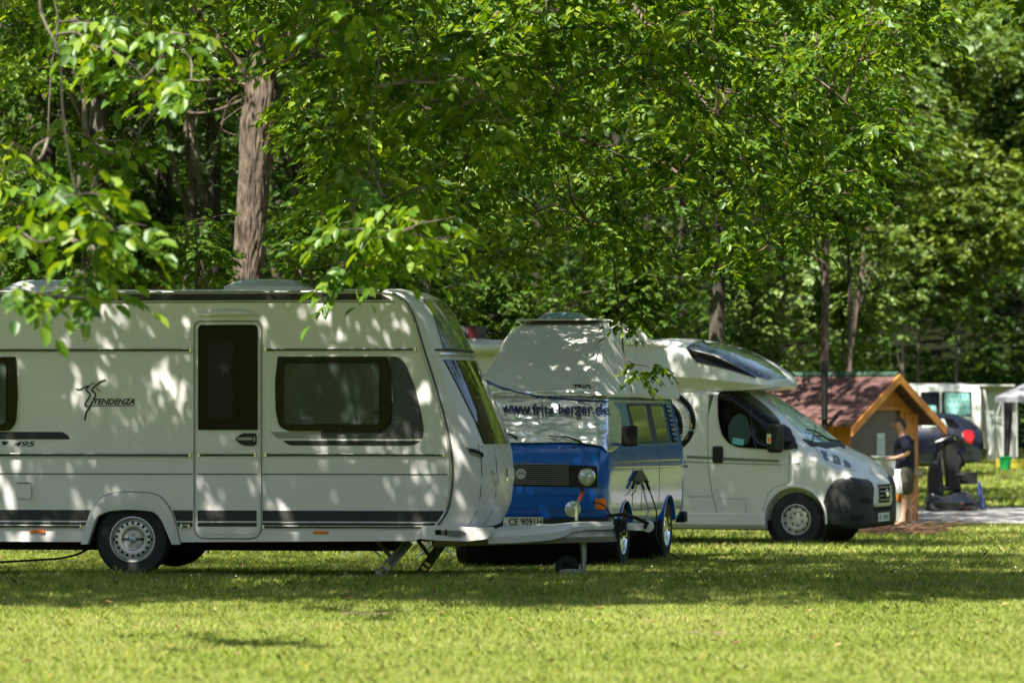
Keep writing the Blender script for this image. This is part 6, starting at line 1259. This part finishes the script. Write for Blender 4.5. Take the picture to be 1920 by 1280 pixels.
def bush(label, px, py0, py1, Y, wpx, n, per, size, lm, seed, r=.4, name='shrub'):
    a = P(px - wpx / 2, py0, Y); c = P(px + wpx / 2, py1, Y); X = (a.x + c.x) / 2; g0 = float(gz(X, Y)); cc = ((a.x + c.x) / 2, Y, (a.z + c.z) / 2); cl_, rd_ = ell_clumps(n, cc, (abs(c.x - a.x) / 2, 1.2, abs(a.z - c.z) / 2), r, seed, .2)
    return tree(name, label, 'shrub' if name == 'shrub' else 'tree', [(X, Y, g0), (X + .05, Y, (g0 + cc[2]) / 2), (X - .05, Y, cc[2])], [.05, .04, .02], cl_, rd_, per, size, lm, M_barkg, 'simple', seed, .5, .6, True, 6)
bush('leafy sapling lit in green between the dim trunks left of the sunlit trunk', 385, 370, 560, 46, 130, 26, 11, .085, M_beech, 51, .32)
bush('leafy undergrowth right of the sunlit trunk above the caravan roof', 590, 330, 600, 48, 200, 45, 12, .09, M_beech, 52, .4)
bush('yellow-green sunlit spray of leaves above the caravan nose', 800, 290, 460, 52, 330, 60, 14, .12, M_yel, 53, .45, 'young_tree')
bush('dense shrub above the bus roof', 940, 440, 720, 60, 260, 60, 13, .10, M_beech, 54, .5)
bush('shrub in the shade behind the motorhome roof', 1180, 420, 700, 64, 260, 60, 13, .11, M_beech, 55, .5)
bush('sunlit bush seen between bus roof and dark trunk', 1400, 470, 740, 74, 200, 60, 12, .13, M_far, 56, .5)
bush('bright leafy bush above the cabin ridge', 1580, 420, 700, 82, 260, 70, 12, .15, M_far, 57, .55)
bush('low hanging leafy crown above the cabin gable', 1690, 430, 640, 106, 240, 60, 12, .15, M_far, 58, .5, 'young_tree')
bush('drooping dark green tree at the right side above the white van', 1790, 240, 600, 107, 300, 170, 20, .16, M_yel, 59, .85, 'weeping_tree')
bush('olive green tree whose dim crown fills the middle right', 1590, 150, 480, 72, 330, 130, 13, .13, M_beech, 60, .55, 'broad_tree')
bush('tall pale green tree at the right edge of the picture', 1935, -60, 420, 112, 300, 150, 20, .17, M_far, 61, .8, 'tall_tree')
bush('green crown high above the cabin', 1720, -80, 240, 109, 320, 150, 20, .16, M_yel, 62, .85, 'tall_tree')
bush('shadowy bush at the left edge behind the caravan', 60, 300, 560, 56, 260, 60, 12, .11, M_beech, 63, .5)
bush('small green bush between caravan roof and dim trunks', 250, 330, 560, 60, 200, 60, 12, .11, M_beech, 64, .5)
# --- far wood that reads as one mass
def wood(name, n, x, y, z0, z1, per, size, lm, seed, r=1.4, trunks=40):
    g = np.random.default_rng(seed); X = x[0] + (x[1] - x[0]) * g.random(n); Y = y[0] + (y[1] - y[0]) * g.random(n); Z = gz(X, Y) + z0 + (z1 - z0) * g.random(n)
    Pq, Dq, Nq, Lq = spray(np.stack([X, Y, Z], 1), r * (.7 + .6 * g.random(n)), per, size, 'simple', .55, .3, seed); return tag(leaves(name, Pq, Dq, Nq, Lq, Lq * .6, lm, None, False), kind='stuff')
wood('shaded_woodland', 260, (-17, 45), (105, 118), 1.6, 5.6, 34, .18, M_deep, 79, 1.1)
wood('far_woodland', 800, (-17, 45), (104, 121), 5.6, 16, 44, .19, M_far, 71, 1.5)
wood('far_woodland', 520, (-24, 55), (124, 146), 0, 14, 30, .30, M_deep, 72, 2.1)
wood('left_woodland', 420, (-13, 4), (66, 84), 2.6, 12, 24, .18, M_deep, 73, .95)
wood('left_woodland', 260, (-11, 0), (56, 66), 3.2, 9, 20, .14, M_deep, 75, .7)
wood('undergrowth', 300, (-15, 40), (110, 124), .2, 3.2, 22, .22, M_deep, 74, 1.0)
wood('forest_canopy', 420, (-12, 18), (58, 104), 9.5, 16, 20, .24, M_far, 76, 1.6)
g = random.Random(9); b = MB()
for k in range(90):
    Y = g.uniform(70, 120); X = g.uniform(-14, 18)
    if X > 3.5: continue
    z = float(gz(X, Y)); r_ = g.uniform(.07, .2); ln = g.uniform(-.6, .6); b.tube([(X, Y, z - .2), (X + ln * .3, Y, z + 5), (X + ln, Y, z + 14)], [r_, r_ * .85, r_ * .5], 8)
tag(b.build('far_trunks', M_barkd, smooth=60), kind='stuff')
